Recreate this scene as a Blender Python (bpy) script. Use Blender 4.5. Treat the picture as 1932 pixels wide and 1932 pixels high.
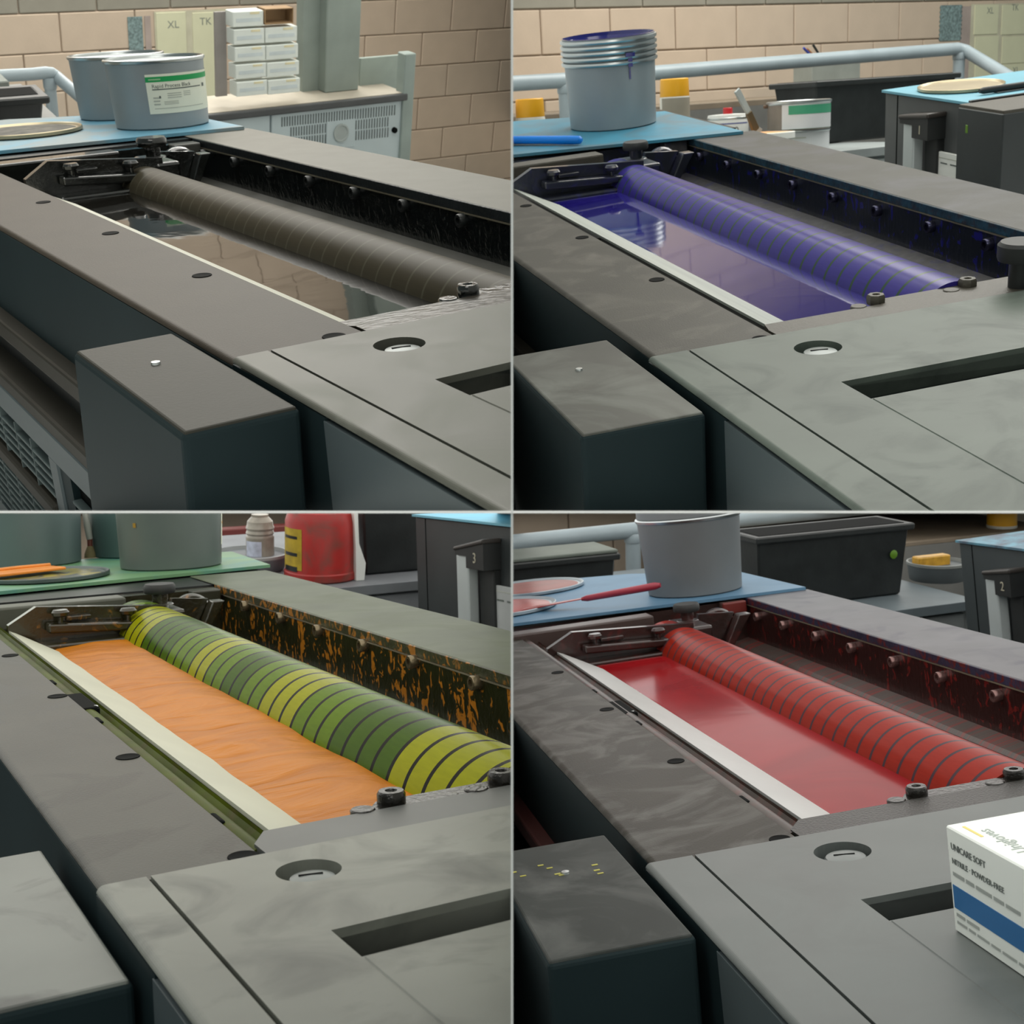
import bpy, bmesh, math, random
from mathutils import Matrix, Vector, noise as mnoise
random.seed(7)
sc = bpy.context.scene
COL = sc.collection
for o in list(bpy.data.objects):
    bpy.data.objects.remove(o)

# ------------------------------------------------------------------ camera
FPX = 2424.22                       # focal length in pixels of a 1932 x 1932 frame
cam = bpy.data.cameras.new('camera')
cam.sensor_width = 36.0
cam.lens = FPX / 1932.0 * 36.0
cam.clip_start = 0.05
cam.clip_end = 60
cam.dof.use_dof = True
cam.dof.focus_distance = 1.35
cam.dof.aperture_fstop = 22.0
camo = bpy.data.objects.new('camera', cam)
COL.objects.link(camo)
camo.location = (0, 0, 1.9)
camo.rotation_euler = (math.radians(90 - 13.4), 0, 0)
sc.camera = camo
CAMW = Matrix.Translation((0, 0, 1.9)) @ Matrix.Rotation(math.radians(90 - 13.4), 4, 'X')
FLIP = Matrix.Diagonal((1, -1, -1, 1))     # image axes (right, down, forward) -> camera axes

# ------------------------------------------------------------------ world, lights, exposure
sc.view_settings.view_transform = 'Standard'
sc.view_settings.look = 'None'
sc.view_settings.gamma = 1.0
sc.view_settings.use_curve_mapping = False
sc.view_settings.exposure = 0.0
world = bpy.data.worlds.new('hall_light')
sc.world = world
world.use_nodes = True
wb = world.node_tree.nodes['Background']
wb.inputs[0].default_value = (0.80, 0.95, 0.92, 1)
wb.inputs[1].default_value = 0.22

def area(name, M, sx, sy, watts, color=(1, .97, .9)):
    l = bpy.data.lights.new(name, 'AREA')
    l.shape = 'RECTANGLE'
    l.size, l.size_y = sx, sy
    l.energy = watts
    l.color = color
    o = bpy.data.objects.new(name, l)
    COL.objects.link(o)
    o.matrix_world = M
    return o

def at_cam(x, y, z, rot=None):
    """image-axis camera coordinates (right, down, forward) -> world matrix"""
    M = CAMW @ FLIP @ Matrix.Translation((x, y, z))
    return Matrix.Translation(M.translation) @ (rot or Matrix.Identity(4))

TOPW, BOTW, BACKW = 62.0, 50.0, 120.0
# hall lamps over the two upper bays, last an added fill behind the camera
area('hall_fill_lamp', Matrix.Translation((-1.0, 2.4, 4.4)), 1.9, 3.2, TOPW)
area('hall_fill_lamp', Matrix.Translation((1.15, 2.4, 4.4)), 2.1, 3.2, TOPW)
area('hall_fill_lamp', Matrix.Translation((-1.7, 5.6, 4.6)), 3.2, 2.4, BACKW * 1.25)
area('hall_fill_lamp', Matrix.Translation((2.2, 5.0, 4.6)), 3.6, 1.6, BACKW)
area('hall_fill_lamp', Matrix.Translation((0, -2.2, 4.2)) @ Matrix.Rotation(math.radians(28), 4, 'X'), 3.0, 1.6, 50.0)  # fill lamp added behind the camera to brighten the divider edges
# added fill panels lying flush under the ceiling of the two lower bays (they face down from the slab)
SLAB = Matrix.Rotation(math.radians(-13.4), 4, 'X')
for sgn in (-1, 1):
    area('fill_panel', at_cam(sgn * 1.42, .0014, 2.85, SLAB), 2.76, 4.3, BOTW * 2.76 * 4.3 / 13.0, (1, .98, .93))

# ------------------------------------------------------------------ the four bays: pose of each bay in the camera's axes
RAW = [
 ([[-0.54765, 0.83566, -0.04186], [-0.30933, -0.2487, -0.91786], [0.77743, 0.48972, -0.39469]], [-1.2293, -0.5247, 0.3048]),
 ([[-0.26479, 0.95954, -0.09574], [-0.36743, -0.19219, -0.90998], [0.89156, 0.20577, -0.40345]], [-1.4864, -0.6699, 0.4444]),
 ([[-0.50089, 0.86511, -0.02619], [-0.04412, -0.05574, -0.99747], [0.86438, 0.49847, -0.06609]], [-1.079, -0.3262, 0.2924]),
 ([[-0.18873, 0.97571, -0.11125], [-0.04489, -0.12174, -0.99155], [0.981, 0.18214, -0.06678]], [-1.3571, -0.5057, 0.4381])]
BAY, BAYR, BAYC = [], [], []
for R, C in RAW:
    R3 = Matrix([[r[1], r[0], r[2]] for r in R])      # local axes: x across the press, y along it, z up
    c = Vector((C[1], C[0], C[2]))
    M4 = R3.to_4x4()
    M4.translation = -(R3 @ c)
    BAY.append(CAMW @ FLIP @ M4)
    BAYR.append(R3)
    BAYC.append(c)

def PX(i, p, ax, val):
    """point of bay i seen at image point p on the plane local[ax] = val"""
    d = BAYR[i].transposed() @ Vector(((p[0] - 966) / FPX, (p[1] - 966) / FPX, 1))
    t = (val - BAYC[i][ax]) / d[ax]
    return BAYC[i] + t * d

def depth_of(i, p):
    return (BAYR[i] @ (Vector(p) - BAYC[i])).z

# frames of what stands behind each press (its own bearing in the hall)
VPV = [(4800, -157, 500), (5040, -64, 1450), (5173, 695, 600), (7200, 453, 1450)]
def BG(i, p, depth, turn=0.0):
    vx, vy, x0 = VPV[i]
    X = Vector(((vx - 966) / FPX, (vy - 966) / FPX, 1)).normalized()
    k = (x0 - 966) / FPX
    c = -X.y / (X.x * k + X.z)
    D = Vector((c * k, 1, c)).normalized()
    Z = -D
    fwd = X.cross(Z)                                   # image axes are left-handed w.r.t. up
    if fwd.z < 0:
        fwd = -fwd
    P = Vector(((p[0] - 966) / FPX, (p[1] - 966) / FPX, 1)) * depth
    M = Matrix((( X.x, fwd.x, Z.x, P.x), (X.y, fwd.y, Z.y, P.y), (X.z, fwd.z, Z.z, P.z), (0, 0, 0, 1)))
    return CAMW @ FLIP @ M @ Matrix.Rotation(turn, 4, 'Z')

# ------------------------------------------------------------------ materials
MATS = {}
def nodes_of(name):
    m = bpy.data.materials.new(name)
    m.use_nodes = True
    nt = m.node_tree
    return m, nt, nt.nodes['Principled BSDF']

def mat(name, base, rough=.5, metal=0., var=.12, scale=9., bump=.0, bscale=120., coat=0., dust=None, dscale=4., dthr=.55, drough=None, stretch=(1, 1, 1), spec=.5, distort=1.5, soft=.12):
    if name in MATS:
        return MATS[name]
    m, nt, b = nodes_of(name)
    N, L = nt.nodes, nt.links
    tc = N.new('ShaderNodeTexCoord')
    mp = N.new('ShaderNodeMapping')
    mp.inputs['Scale'].default_value = stretch
    L.new(tc.outputs['Object'], mp.inputs[0])
    n1 = N.new('ShaderNodeTexNoise')
    n1.inputs['Scale'].default_value = scale
    n1.inputs['Detail'].default_value = 5
    L.new(mp.outputs[0], n1.inputs['Vector'])
    cr = N.new('ShaderNodeValToRGB')
    cr.color_ramp.elements[0].position = .3
    cr.color_ramp.elements[1].position = .7
    lo = [max(0, c * (1 - var)) for c in base]
    hi = [min(1, c * (1 + var)) for c in base]
    cr.color_ramp.elements[0].color = lo + [1]
    cr.color_ramp.elements[1].color = hi + [1]
    L.new(n1.outputs['Fac'], cr.inputs[0])
    out = cr.outputs[0]
    b.inputs['Roughness'].default_value = rough
    b.inputs['Metallic'].default_value = metal
    b.inputs['Specular IOR Level'].default_value = spec
    b.inputs['Coat Weight'].default_value = coat
    b.inputs['Coat Roughness'].default_value = .05
    if dust is not None:
        n2 = N.new('ShaderNodeTexNoise')
        n2.inputs['Scale'].default_value = dscale
        n2.inputs['Detail'].default_value = 6
        n2.inputs['Roughness'].default_value = .55
        n2.inputs['Distortion'].default_value = distort
        L.new(mp.outputs[0], n2.inputs['Vector'])
        r2 = N.new('ShaderNodeValToRGB')
        r2.color_ramp.elements[0].position = max(0, dthr - soft)
        r2.color_ramp.elements[1].position = min(1, dthr + soft)
        L.new(n2.outputs['Fac'], r2.inputs[0])
        mx = N.new('ShaderNodeMix')
        mx.data_type = 'RGBA'
        L.new(r2.outputs[0], mx.inputs['Factor'])
        L.new(out, mx.inputs['A'])
        mx.inputs['B'].default_value = list(dust) + [1]
        out = mx.outputs['Result']
        if drough is not None:
            mr = N.new('ShaderNodeMapRange')
            mr.inputs['To Min'].default_value = rough
            mr.inputs['To Max'].default_value = drough
            L.new(r2.outputs[0], mr.inputs['Value'])
            L.new(mr.outputs[0], b.inputs['Roughness'])
    L.new(out, b.inputs['Base Color'])
    if bump:
        n3 = N.new('ShaderNodeTexNoise')
        n3.inputs['Scale'].default_value = bscale
        n3.inputs['Detail'].default_value = 3
        L.new(mp.outputs[0], n3.inputs['Vector'])
        bp = N.new('ShaderNodeBump')
        bp.inputs['Strength'].default_value = bump
        bp.inputs['Distance'].default_value = .002
        L.new(n3.outputs['Fac'], bp.inputs['Height'])
        L.new(bp.outputs[0], b.inputs['Normal'])
    MATS[name] = m
    return m

def roller_mat(name, stops, line, s=.0365, w=.12, rough=.12, off=0., coat=.0, spec=.25):
    """ink bands round a roller: colour stops along y, thin lines every s metres"""
    m, nt, b = nodes_of(name)
    N, L = nt.nodes, nt.links
    tc = N.new('ShaderNodeTexCoord')
    sx = N.new('ShaderNodeSeparateXYZ')
    L.new(tc.outputs['Object'], sx.inputs[0])
    a = N.new('ShaderNodeMath'); a.operation = 'ADD'; a.inputs[1].default_value = 10 * s + off
    L.new(sx.outputs['Y'], a.inputs[0])
    d = N.new('ShaderNodeMath'); d.operation = 'DIVIDE'; d.inputs[1].default_value = s
    L.new(a.outputs[0], d.inputs[0])
    fl = N.new('ShaderNodeMath'); fl.operation = 'FLOOR'
    L.new(d.outputs[0], fl.inputs[0])
    fr = N.new('ShaderNodeMath'); fr.operation = 'FRACT'
    L.new(d.outputs[0], fr.inputs[0])
    lt = N.new('ShaderNodeMath'); lt.operation = 'LESS_THAN'; lt.inputs[1].default_value = w
    L.new(fr.outputs[0], lt.inputs[0])
    nrm = N.new('ShaderNodeMath'); nrm.operation = 'DIVIDE'; nrm.inputs[1].default_value = 50
    L.new(fl.outputs[0], nrm.inputs[0])
    cr = N.new('ShaderNodeValToRGB')
    cr.color_ramp.interpolation = 'CONSTANT'
    el = cr.color_ramp.elements
    while len(el) > 1:
        el.remove(el[-1])
    for k, (band, c) in enumerate(stops):
        e = el[0] if k == 0 else el.new((band - .5) / 50)
        if k == 0:
            e.position = 0
        e.color = list(c) + [1]
    L.new(nrm.outputs[0], cr.inputs[0])
    nz = N.new('ShaderNodeTexNoise'); nz.inputs['Scale'].default_value = 260
    mp = N.new('ShaderNodeMapping'); mp.inputs['Scale'].default_value = (1, .15, 1)
    L.new(tc.outputs['Object'], mp.inputs[0]); L.new(mp.outputs[0], nz.inputs['Vector'])
    hs = N.new('ShaderNodeHueSaturation')
    mr = N.new('ShaderNodeMapRange'); mr.inputs['To Min'].default_value = .85; mr.inputs['To Max'].default_value = 1.15
    L.new(nz.outputs['Fac'], mr.inputs['Value']); L.new(mr.outputs[0], hs.inputs['Value'])
    L.new(cr.outputs[0], hs.inputs['Color'])
    mx = N.new('ShaderNodeMix'); mx.data_type = 'RGBA'
    L.new(lt.outputs[0], mx.inputs['Factor'])
    L.new(hs.outputs[0], mx.inputs['A'])
    mx.inputs['B'].default_value = list(line) + [1]
    L.new(mx.outputs['Result'], b.inputs['Base Color'])
    b.inputs['Roughness'].default_value = rough
    b.inputs['Specular IOR Level'].default_value = spec
    b.inputs['Coat Weight'].default_value = coat
    b.inputs['Coat Roughness'].default_value = .06
    return m

def streak_mat(name, base, streak, rough=.3, thr=.58, sx=40., sz=7., speck=None, coat=.4, bump=.3):
    """dark plate with runs of ink down its face (runs follow local z)"""
    m, nt, b = nodes_of(name)
    N, L = nt.nodes, nt.links
    tc = N.new('ShaderNodeTexCoord')
    mp = N.new('ShaderNodeMapping'); mp.inputs['Scale'].default_value = (1, sx, sz)
    L.new(tc.outputs['Object'], mp.inputs[0])
    n = N.new('ShaderNodeTexNoise'); n.inputs['Scale'].default_value = 1; n.inputs['Detail'].default_value = 4; n.inputs['Distortion'].default_value = 1.2
    L.new(mp.outputs[0], n.inputs['Vector'])
    n2 = N.new('ShaderNodeTexNoise'); n2.inputs['Scale'].default_value = 38; n2.inputs['Detail'].default_value = 4; n2.inputs['Distortion'].default_value = 2
    L.new(tc.outputs['Object'], n2.inputs['Vector'])
    av = N.new('ShaderNodeMath'); av.operation = 'MULTIPLY_ADD'; av.inputs[1].default_value = .55
    L.new(n2.outputs['Fac'], av.inputs[0])
    hv = N.new('ShaderNodeMath'); hv.operation = 'MULTIPLY'; hv.inputs[1].default_value = .45
    L.new(n.outputs['Fac'], hv.inputs[0]); L.new(hv.outputs[0], av.inputs[2])
    r = N.new('ShaderNodeValToRGB')
    r.color_ramp.elements[0].position = thr - .015
    r.color_ramp.elements[1].position = thr + .015
    L.new(av.outputs[0], r.inputs[0])
    mx = N.new('ShaderNodeMix'); mx.data_type = 'RGBA'
    L.new(r.outputs[0], mx.inputs['Factor'])
    mx.inputs['A'].default_value = list(base) + [1]
    mx.inputs['B'].default_value = list(streak) + [1]
    L.new(mx.outputs['Result'], b.inputs['Base Color'])
    b.inputs['Roughness'].default_value = rough
    b.inputs['Coat Weight'].default_value = coat
    b.inputs['Coat Roughness'].default_value = .08
    bp = N.new('ShaderNodeBump'); bp.inputs['Strength'].default_value = bump; bp.inputs['Distance'].default_value = .003
    L.new(av.outputs[0], bp.inputs['Height']); L.new(bp.outputs[0], b.inputs['Normal'])
    return m

def ink_mat(name, base, rough, bump, bscale, stretch=(1, 1, 1), coat=.6, var=None, distort=1., spec=.5):
    m, nt, b = nodes_of(name)
    N, L = nt.nodes, nt.links
    tc = N.new('ShaderNodeTexCoord')
    mp = N.new('ShaderNodeMapping'); mp.inputs['Scale'].default_value = stretch
    mp.inputs['Rotation'].default_value = (0, 0, .35)
    L.new(tc.outputs['Object'], mp.inputs[0])
    n = N.new('ShaderNodeTexNoise'); n.inputs['Scale'].default_value = bscale; n.inputs['Detail'].default_value = 3; n.inputs['Distortion'].default_value = distort
    L.new(mp.outputs[0], n.inputs['Vector'])
    bp = N.new('ShaderNodeBump'); bp.inputs['Strength'].default_value = bump; bp.inputs['Distance'].default_value = .01
    L.new(n.outputs['Fac'], bp.inputs['Height'])
    L.new(bp.outputs[0], b.inputs['Normal'])
    cr = N.new('ShaderNodeValToRGB')
    cr.color_ramp.elements[0].position = .35; cr.color_ramp.elements[1].position = .6
    v = var or [c * .8 for c in base]
    cr.color_ramp.elements[0].color = list(v) + [1]
    cr.color_ramp.elements[1].color = list(base) + [1]
    L.new(n.outputs['Fac'], cr.inputs[0]); L.new(cr.outputs[0], b.inputs['Base Color'])
    b.inputs['Roughness'].default_value = rough
    b.inputs['Coat Weight'].default_value = coat
    b.inputs['Coat Roughness'].default_value = .03
    b.inputs['Specular IOR Level'].default_value = spec
    return m

BLACK = mat('black_enamel', (.012, .014, .014), .35, var=.3, bump=.1)
BLACKM = mat('black_matt_plastic', (.015, .017, .017), .55, var=.3)
HOLE = mat('dark_recess', (.004, .005, .005), .7, spec=.05)
CHROME = mat('brushed_steel', (.55, .58, .58), .28, 1., var=.1, bump=.05, bscale=300)
ZINC = mat('zinc_tin', (.36, .41, .44), .38, .75, var=.08, bump=.04)
ALU = mat('aluminium_bar', (.55, .6, .6), .45, .3, var=.05)
WHITE = mat('white_card', (.80, .82, .78), .6, var=.03)
RAILPAINT = mat('grey_rail_paint', (.30, .36, .39), .33, var=.08)

# ------------------------------------------------------------------ mesh helpers
class MB:
    def __init__(self):
        self.v, self.f, self.s = [], [], []
    def add(self, vs, fs, smooth=False):
        n = len(self.v)
        self.v += [tuple(p) for p in vs]
        self.f += [tuple(k + n for k in f) for f in fs]
        self.s += [smooth] * len(fs)
        return self
    def bm(self, b, smooth=False):
        b.verts.ensure_lookup_table(); b.verts.index_update()
        self.add([v.co.copy() for v in b.verts], [[v.index for v in f.verts] for f in b.faces], smooth)
        b.free()
        return self
    def box(self, x0, x1, y0, y1, z0, z1, bev=0., seg=2):
        b = bmesh.new()
        bmesh.ops.create_cube(b, size=1)
        for v in b.verts:
            v.co = Vector((x0 if v.co.x < 0 else x1, y0 if v.co.y < 0 else y1, z0 if v.co.z < 0 else z1))
        if bev:
            bmesh.ops.bevel(b, geom=list(b.edges) + list(b.verts), offset=bev, segments=seg, profile=.5, affect='EDGES', clamp_overlap=True)
        return self.bm(b)
    def hexa(self, lo, hi, bev=0., seg=2):
        """lo, hi: four corners (x, y, z) counter-clockwise seen from above"""
        b = bmesh.new()
        vs = [b.verts.new(p) for p in list(lo) + list(hi)]
        for f in ((3, 2, 1, 0), (4, 5, 6, 7), (0, 1, 5, 4), (1, 2, 6, 5), (2, 3, 7, 6), (3, 0, 4, 7)):
            b.faces.new([vs[k] for k in f])
        if bev:
            bmesh.ops.bevel(b, geom=list(b.edges) + list(b.verts), offset=bev, segments=seg, profile=.5, affect='EDGES', clamp_overlap=True)
        return self.bm(b)
    def prism(self, poly, axis, a0, a1):
        """poly in the two other axes (in order), extruded along axis from a0 to a1"""
        n = len(poly)
        def P(p, a):
            if axis == 0: return (a, p[0], p[1])
            if axis == 1: return (p[0], a, p[1])
            return (p[0], p[1], a)
        vs = [P(p, a0) for p in poly] + [P(p, a1) for p in poly]
        fs = [list(range(n))[::-1], list(range(n, 2 * n))] + [[k, (k + 1) % n, (k + 1) % n + n, k + n] for k in range(n)]
        b = bmesh.new()
        bv = [b.verts.new(p) for p in vs]
        for f in fs:
            b.faces.new([bv[k] for k in f])
        bmesh.ops.recalc_face_normals(b, faces=b.faces)
        return self.bm(b)
    def lathe(self, prof, n=40, o=(0, 0, 0), axis=2, smooth=True, caps=True):
        vs, fs = [], []
        for r, h in prof:
            for k in range(n):
                a = 2 * math.pi * k / n
                c, s = r * math.cos(a), r * math.sin(a)
                p = (c, s, h) if axis == 2 else ((s, h, c) if axis == 1 else (h, c, s))
                vs.append((p[0] + o[0], p[1] + o[1], p[2] + o[2]))
        for j in range(len(prof) - 1):
            for k in range(n):
                fs.append((j * n + k, j * n + (k + 1) % n, (j + 1) * n + (k + 1) % n, (j + 1) * n + k))
        m = len(prof) - 1
        if caps and prof[0][0] > 1e-6:
            fs.append(tuple(range(n))[::-1])
        if caps and prof[m][0] > 1e-6:
            fs.append(tuple(range(m * n, m * n + n)))
        return self.add(vs, fs, smooth)
    def cyl(self, r, h0, h1, n=24, o=(0, 0, 0), axis=2, bev=0.):
        if bev:
            return self.lathe([(r - bev, h0), (r, h0 + bev), (r, h1 - bev), (r - bev, h1)], n, o, axis)
        return self.lathe([(r, h0), (r, h1)], n, o, axis)
    def tube(self, path, r, n=14, cap=True):
        pts = [Vector(p) for p in path]
        vs, fs = [], []
        up = Vector((0.13, .21, .97)).normalized()
        for k, p in enumerate(pts):
            t = ((pts[min(k + 1, len(pts) - 1)] - p).normalized() + (p - pts[max(k - 1, 0)]).normalized()).normalized()
            a = t.cross(up).normalized()
            b = a.cross(t).normalized()
            rr = r[k] if isinstance(r, (list, tuple)) else r
            for j in range(n):
                q = 2 * math.pi * j / n
                vs.append(p + a * math.cos(q) * rr + b * math.sin(q) * rr)
        for k in range(len(pts) - 1):
            for j in range(n):
                fs.append((k * n + j, k * n + (j + 1) % n, (k + 1) * n + (j + 1) % n, (k + 1) * n + j))
        if cap:
            fs.append(tuple(range(n)))
            fs.append(tuple(range(len(pts) * n - n, len(pts) * n))[::-1])
        return self.add(vs, fs, True)
    def grid(self, fn, nu, nv, smooth=True):
        vs = [fn(i / nu, j / nv) for j in range(nv + 1) for i in range(nu + 1)]
        fs = [(j * (nu + 1) + i, j * (nu + 1) + i + 1, (j + 1) * (nu + 1) + i + 1, (j + 1) * (nu + 1) + i) for j in range(nv) for i in range(nu)]
        return self.add(vs, fs, smooth)
    def move(self, M):
        self.v = [tuple(M @ Vector(p)) for p in self.v]
        return self
    def mesh(self, name):
        me = bpy.data.meshes.new(name)
        me.from_pydata(self.v, [], self.f)
        me.polygons.foreach_set('use_smooth', self.s)
        me.update()
        b = bmesh.new(); b.from_mesh(me)
        bmesh.ops.recalc_face_normals(b, faces=b.faces)
        for e in b.edges:
            if len(e.link_faces) == 2 and e.calc_face_angle(0) > .6:
                e.smooth = False
        b.to_mesh(me); b.free()
        return me

SETOF = {}
CUR = [0]
def props(o, label=None, cat=None, group=None, kind=None):
    if label: o['label'] = label
    if cat: o['category'] = cat
    if group: o['group'] = group
    if kind: o['kind'] = kind
    return o

def put(name, geo, material, parent=None, M=None, label=None, cat=None, group=None, kind=None):
    """one mesh object; M is its world matrix (top level) or its matrix under the parent"""
    me = geo.mesh(name) if isinstance(geo, MB) else geo
    o = bpy.data.objects.new(name, me)
    if material is not None and not me.materials:
        me.materials.append(material)
    COL.objects.link(o)
    if parent is not None:
        o.parent = parent
        if M is not None:
            o.matrix_basis = M
    else:
        o.matrix_world = M if M is not None else BAY[CUR[0]]
    SETOF[o] = CUR[0]
    return props(o, label, cat, group, kind)

def thing(name, M, label, cat, group=None, kind=None):
    o = bpy.data.objects.new(name, None)
    o.empty_display_size = .05
    COL.objects.link(o)
    o.matrix_world = M
    return props(o, label, cat, group, kind)

def T(x, y, z):
    return Matrix.Translation((x, y, z))

def text_mb(s, size, depth=.0004, align='LEFT', spacing=1.0):
    cu = bpy.data.curves.new('lettering', 'FONT')
    cu.body = s
    cu.size = size
    cu.extrude = depth
    cu.resolution_u = 2
    cu.align_x = align
    cu.space_character = spacing
    o = bpy.data.objects.new('lettering', cu)
    COL.objects.link(o)
    bpy.context.view_layer.update()
    me = bpy.data.meshes.new_from_object(o.evaluated_get(bpy.context.evaluated_depsgraph_get()))
    mb = MB().add([v.co.copy() for v in me.vertices], [list(p.vertices) for p in me.polygons])
    bpy.data.objects.remove(o); bpy.data.curves.remove(cu); bpy.data.meshes.remove(me)
    return mb

# ------------------------------------------------------------------ bay shell: added divider wall and slab, back walls, floors
EPS = .0005
PART = mat('white_partition_board', (.92, .93, .92), .55, var=.01)
GREYC = mat('grey_ceiling_board', (.32, .34, .33), .7, var=.06)
def cam_nose(x0, x1):
    o = put('trim_1' if x0 < 0 else 'trim_2', MB().prism([(EPS, .6), (-EPS, .6009), (EPS, .6009)], 0, x0, x1), PART, M=CAMW @ FLIP, kind='structure')  # divider nose tilted up so lamp light whitens the line
    SETOF.pop(o)

def cam_box(name, x0, x1, y0, y1, z0, z1, m):
    o = put(name, MB().box(x0, x1, y0, y1, z0, z1), m, M=CAMW @ FLIP, kind='structure')
    SETOF.pop(o)
    return o
cam_box('divider_upright', -EPS, EPS, -2.6, 2.6, .602, 9.2, PART)  # divider board added between bays; its front edge draws the white line
cam_box('divider_slab', -3.6, -EPS, -EPS, EPS, .601, 9.2, PART)
cam_box('divider_slab', EPS, 3.6, -EPS, EPS, .601, 9.2, PART)
cam_nose(-3.6, -EPS)
cam_nose(EPS, 3.6)

BLOCK = [mat('painted_block_%d' % k, c, .85, var=.06, scale=5, bump=.25, bscale=60) for k, c in enumerate(
    [(.52, .42, .325), (.54, .435, .335), (.50, .41, .32)])]
BLOCKD = mat('darker_grey_block', (.27, .255, .21), .85, var=.06, bump=.25, bscale=60)  # darker grey tone of the courses above the first row
MORTAR = mat('mortar_joint', (.42, .335, .26), .9, var=.1)
FLOORM = mat('concrete_floor', (.16, .17, .17), .6, var=.2)

def block_wall(i, anchor, depth, rows_below, rows_above, cols_l, cols_r, dark_from, name):
    """block wall in the bearing of bay i; anchor = image point of a joint at the top of row 0"""
    CUR[0] = i
    M = BG(i, anchor, depth)
    bw, bh, g = .40, .20, .006
    W = put(name, MB().box(-(cols_l + 1) * bw, (cols_r + 1) * bw, .012, .10, -(rows_below) * bh, (rows_above + 1) * bh), MORTAR, M=M, kind='structure')
    meshes = {}
    for key, L in (('f', bw), ('h', bw / 2)):
        meshes[key] = MB().box(g / 2, L - g / 2, 0, .03, -bh + g / 2, -g / 2, .004, 1)
    cache = {}
    hidden = MB()
    for r in range(-rows_above, rows_below):
        off = 0 if r % 2 == 0 else bw / 2
        for c in range(-cols_l, cols_r):
            m = BLOCKD if r < dark_from else BLOCK[(r * 7 + c * 3) % 3]
            x = c * bw + off
            p = M @ Vector((x + bw / 2, 0, -r * bh - bh / 2))
            q = (CAMW.inverted() @ p)
            u, v = 966 + FPX * q.x / -q.z, 966 - FPX * q.y / -q.z
            lim = [(-90, -60, 1050, 420), (880, -60, 2020, 330), (360, 920, 660, 1050), (900, 920, 2000, 1120)][i]
            if lim[0] < u < lim[2] and lim[1] < v < lim[3]:
                if m not in cache:
                    me = meshes['f'].mesh('block')
                    me.materials.append(m)
                    cache[m] = me
                put('block', cache[m], None, parent=W, M=T(x, 0, -r * bh))
            else:
                hidden.box(x + g / 2, x + bw - g / 2, 0, .03, -r * bh - bh + g / 2, -r * bh - g / 2)
    put('block_field', hidden, BLOCK[0], parent=W, kind='stuff')
    return W, M

block_wall(0, (111, 24), 6.6, 9, 9, 8, 12, 0, 'wall_rear_1')
block_wall(1, (1390, 10), 6.5, 9, 9, 9, 9, 0, 'wall_rear_2')
block_wall(2, (470, 1040), 5.6, 5, 2, 8, 6, -9, 'wall_rear_3')
block_wall(3, (1240, 1090), 5.4, 5, 4, 6, 7, -9, 'wall_rear_4')
for i in range(4):
    CUR[0] = i
    put('floor', MB().box(-4, 5.5, -1.0, 8.5, -1.25, -1.2), FLOORM, kind='structure')

# ------------------------------------------------------------------ presses
def plate(outer, holes, z0, z1, wall=True):
    b = bmesh.new()
    def loop(poly, z):
        vs = [b.verts.new((p[0], p[1], z)) for p in poly]
        return vs, [b.edges.new((vs[k], vs[(k + 1) % len(vs)])) for k in range(len(vs))]
    tops = [loop(p, z1) for p in [outer] + holes]
    bmesh.ops.triangle_fill(b, use_beauty=True, use_dissolve=False, edges=[e for t in tops for e in t[1]])
    for (vs, es), poly in zip(tops, [outer] + holes):
        lo = [b.verts.new((p[0], p[1], z0)) for p in poly]
        n = len(vs)
        for k in range(n):
            b.faces.new((vs[k], vs[(k + 1) % n], lo[(k + 1) % n], lo[k]))
    bmesh.ops.recalc_face_normals(b, faces=b.faces)
    return MB().bm(b)

def circle(cx, cy, r, n=40):
    return [(cx + r * math.cos(2 * math.pi * k / n), cy + r * math.sin(2 * math.pi * k / n)) for k in range(n)]

def sweep_y(profile, y0, y1, smooth=False):
    n = len(profile)
    vs = [(x, y0, z) for x, z in profile] + [(x, y1, z) for x, z in profile]
    fs = [(k, k + 1, k + 1 + n, k + n) for k in range(n - 1)]
    return MB().add(vs, fs, smooth)

def arc(cx, cz, r, a0, a1, n=5):
    return [(cx + r * math.cos(math.radians(a0 + (a1 - a0) * k / n)), cz + r * math.sin(math.radians(a0 + (a1 - a0) * k / n))) for k in range(n + 1)]

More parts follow.
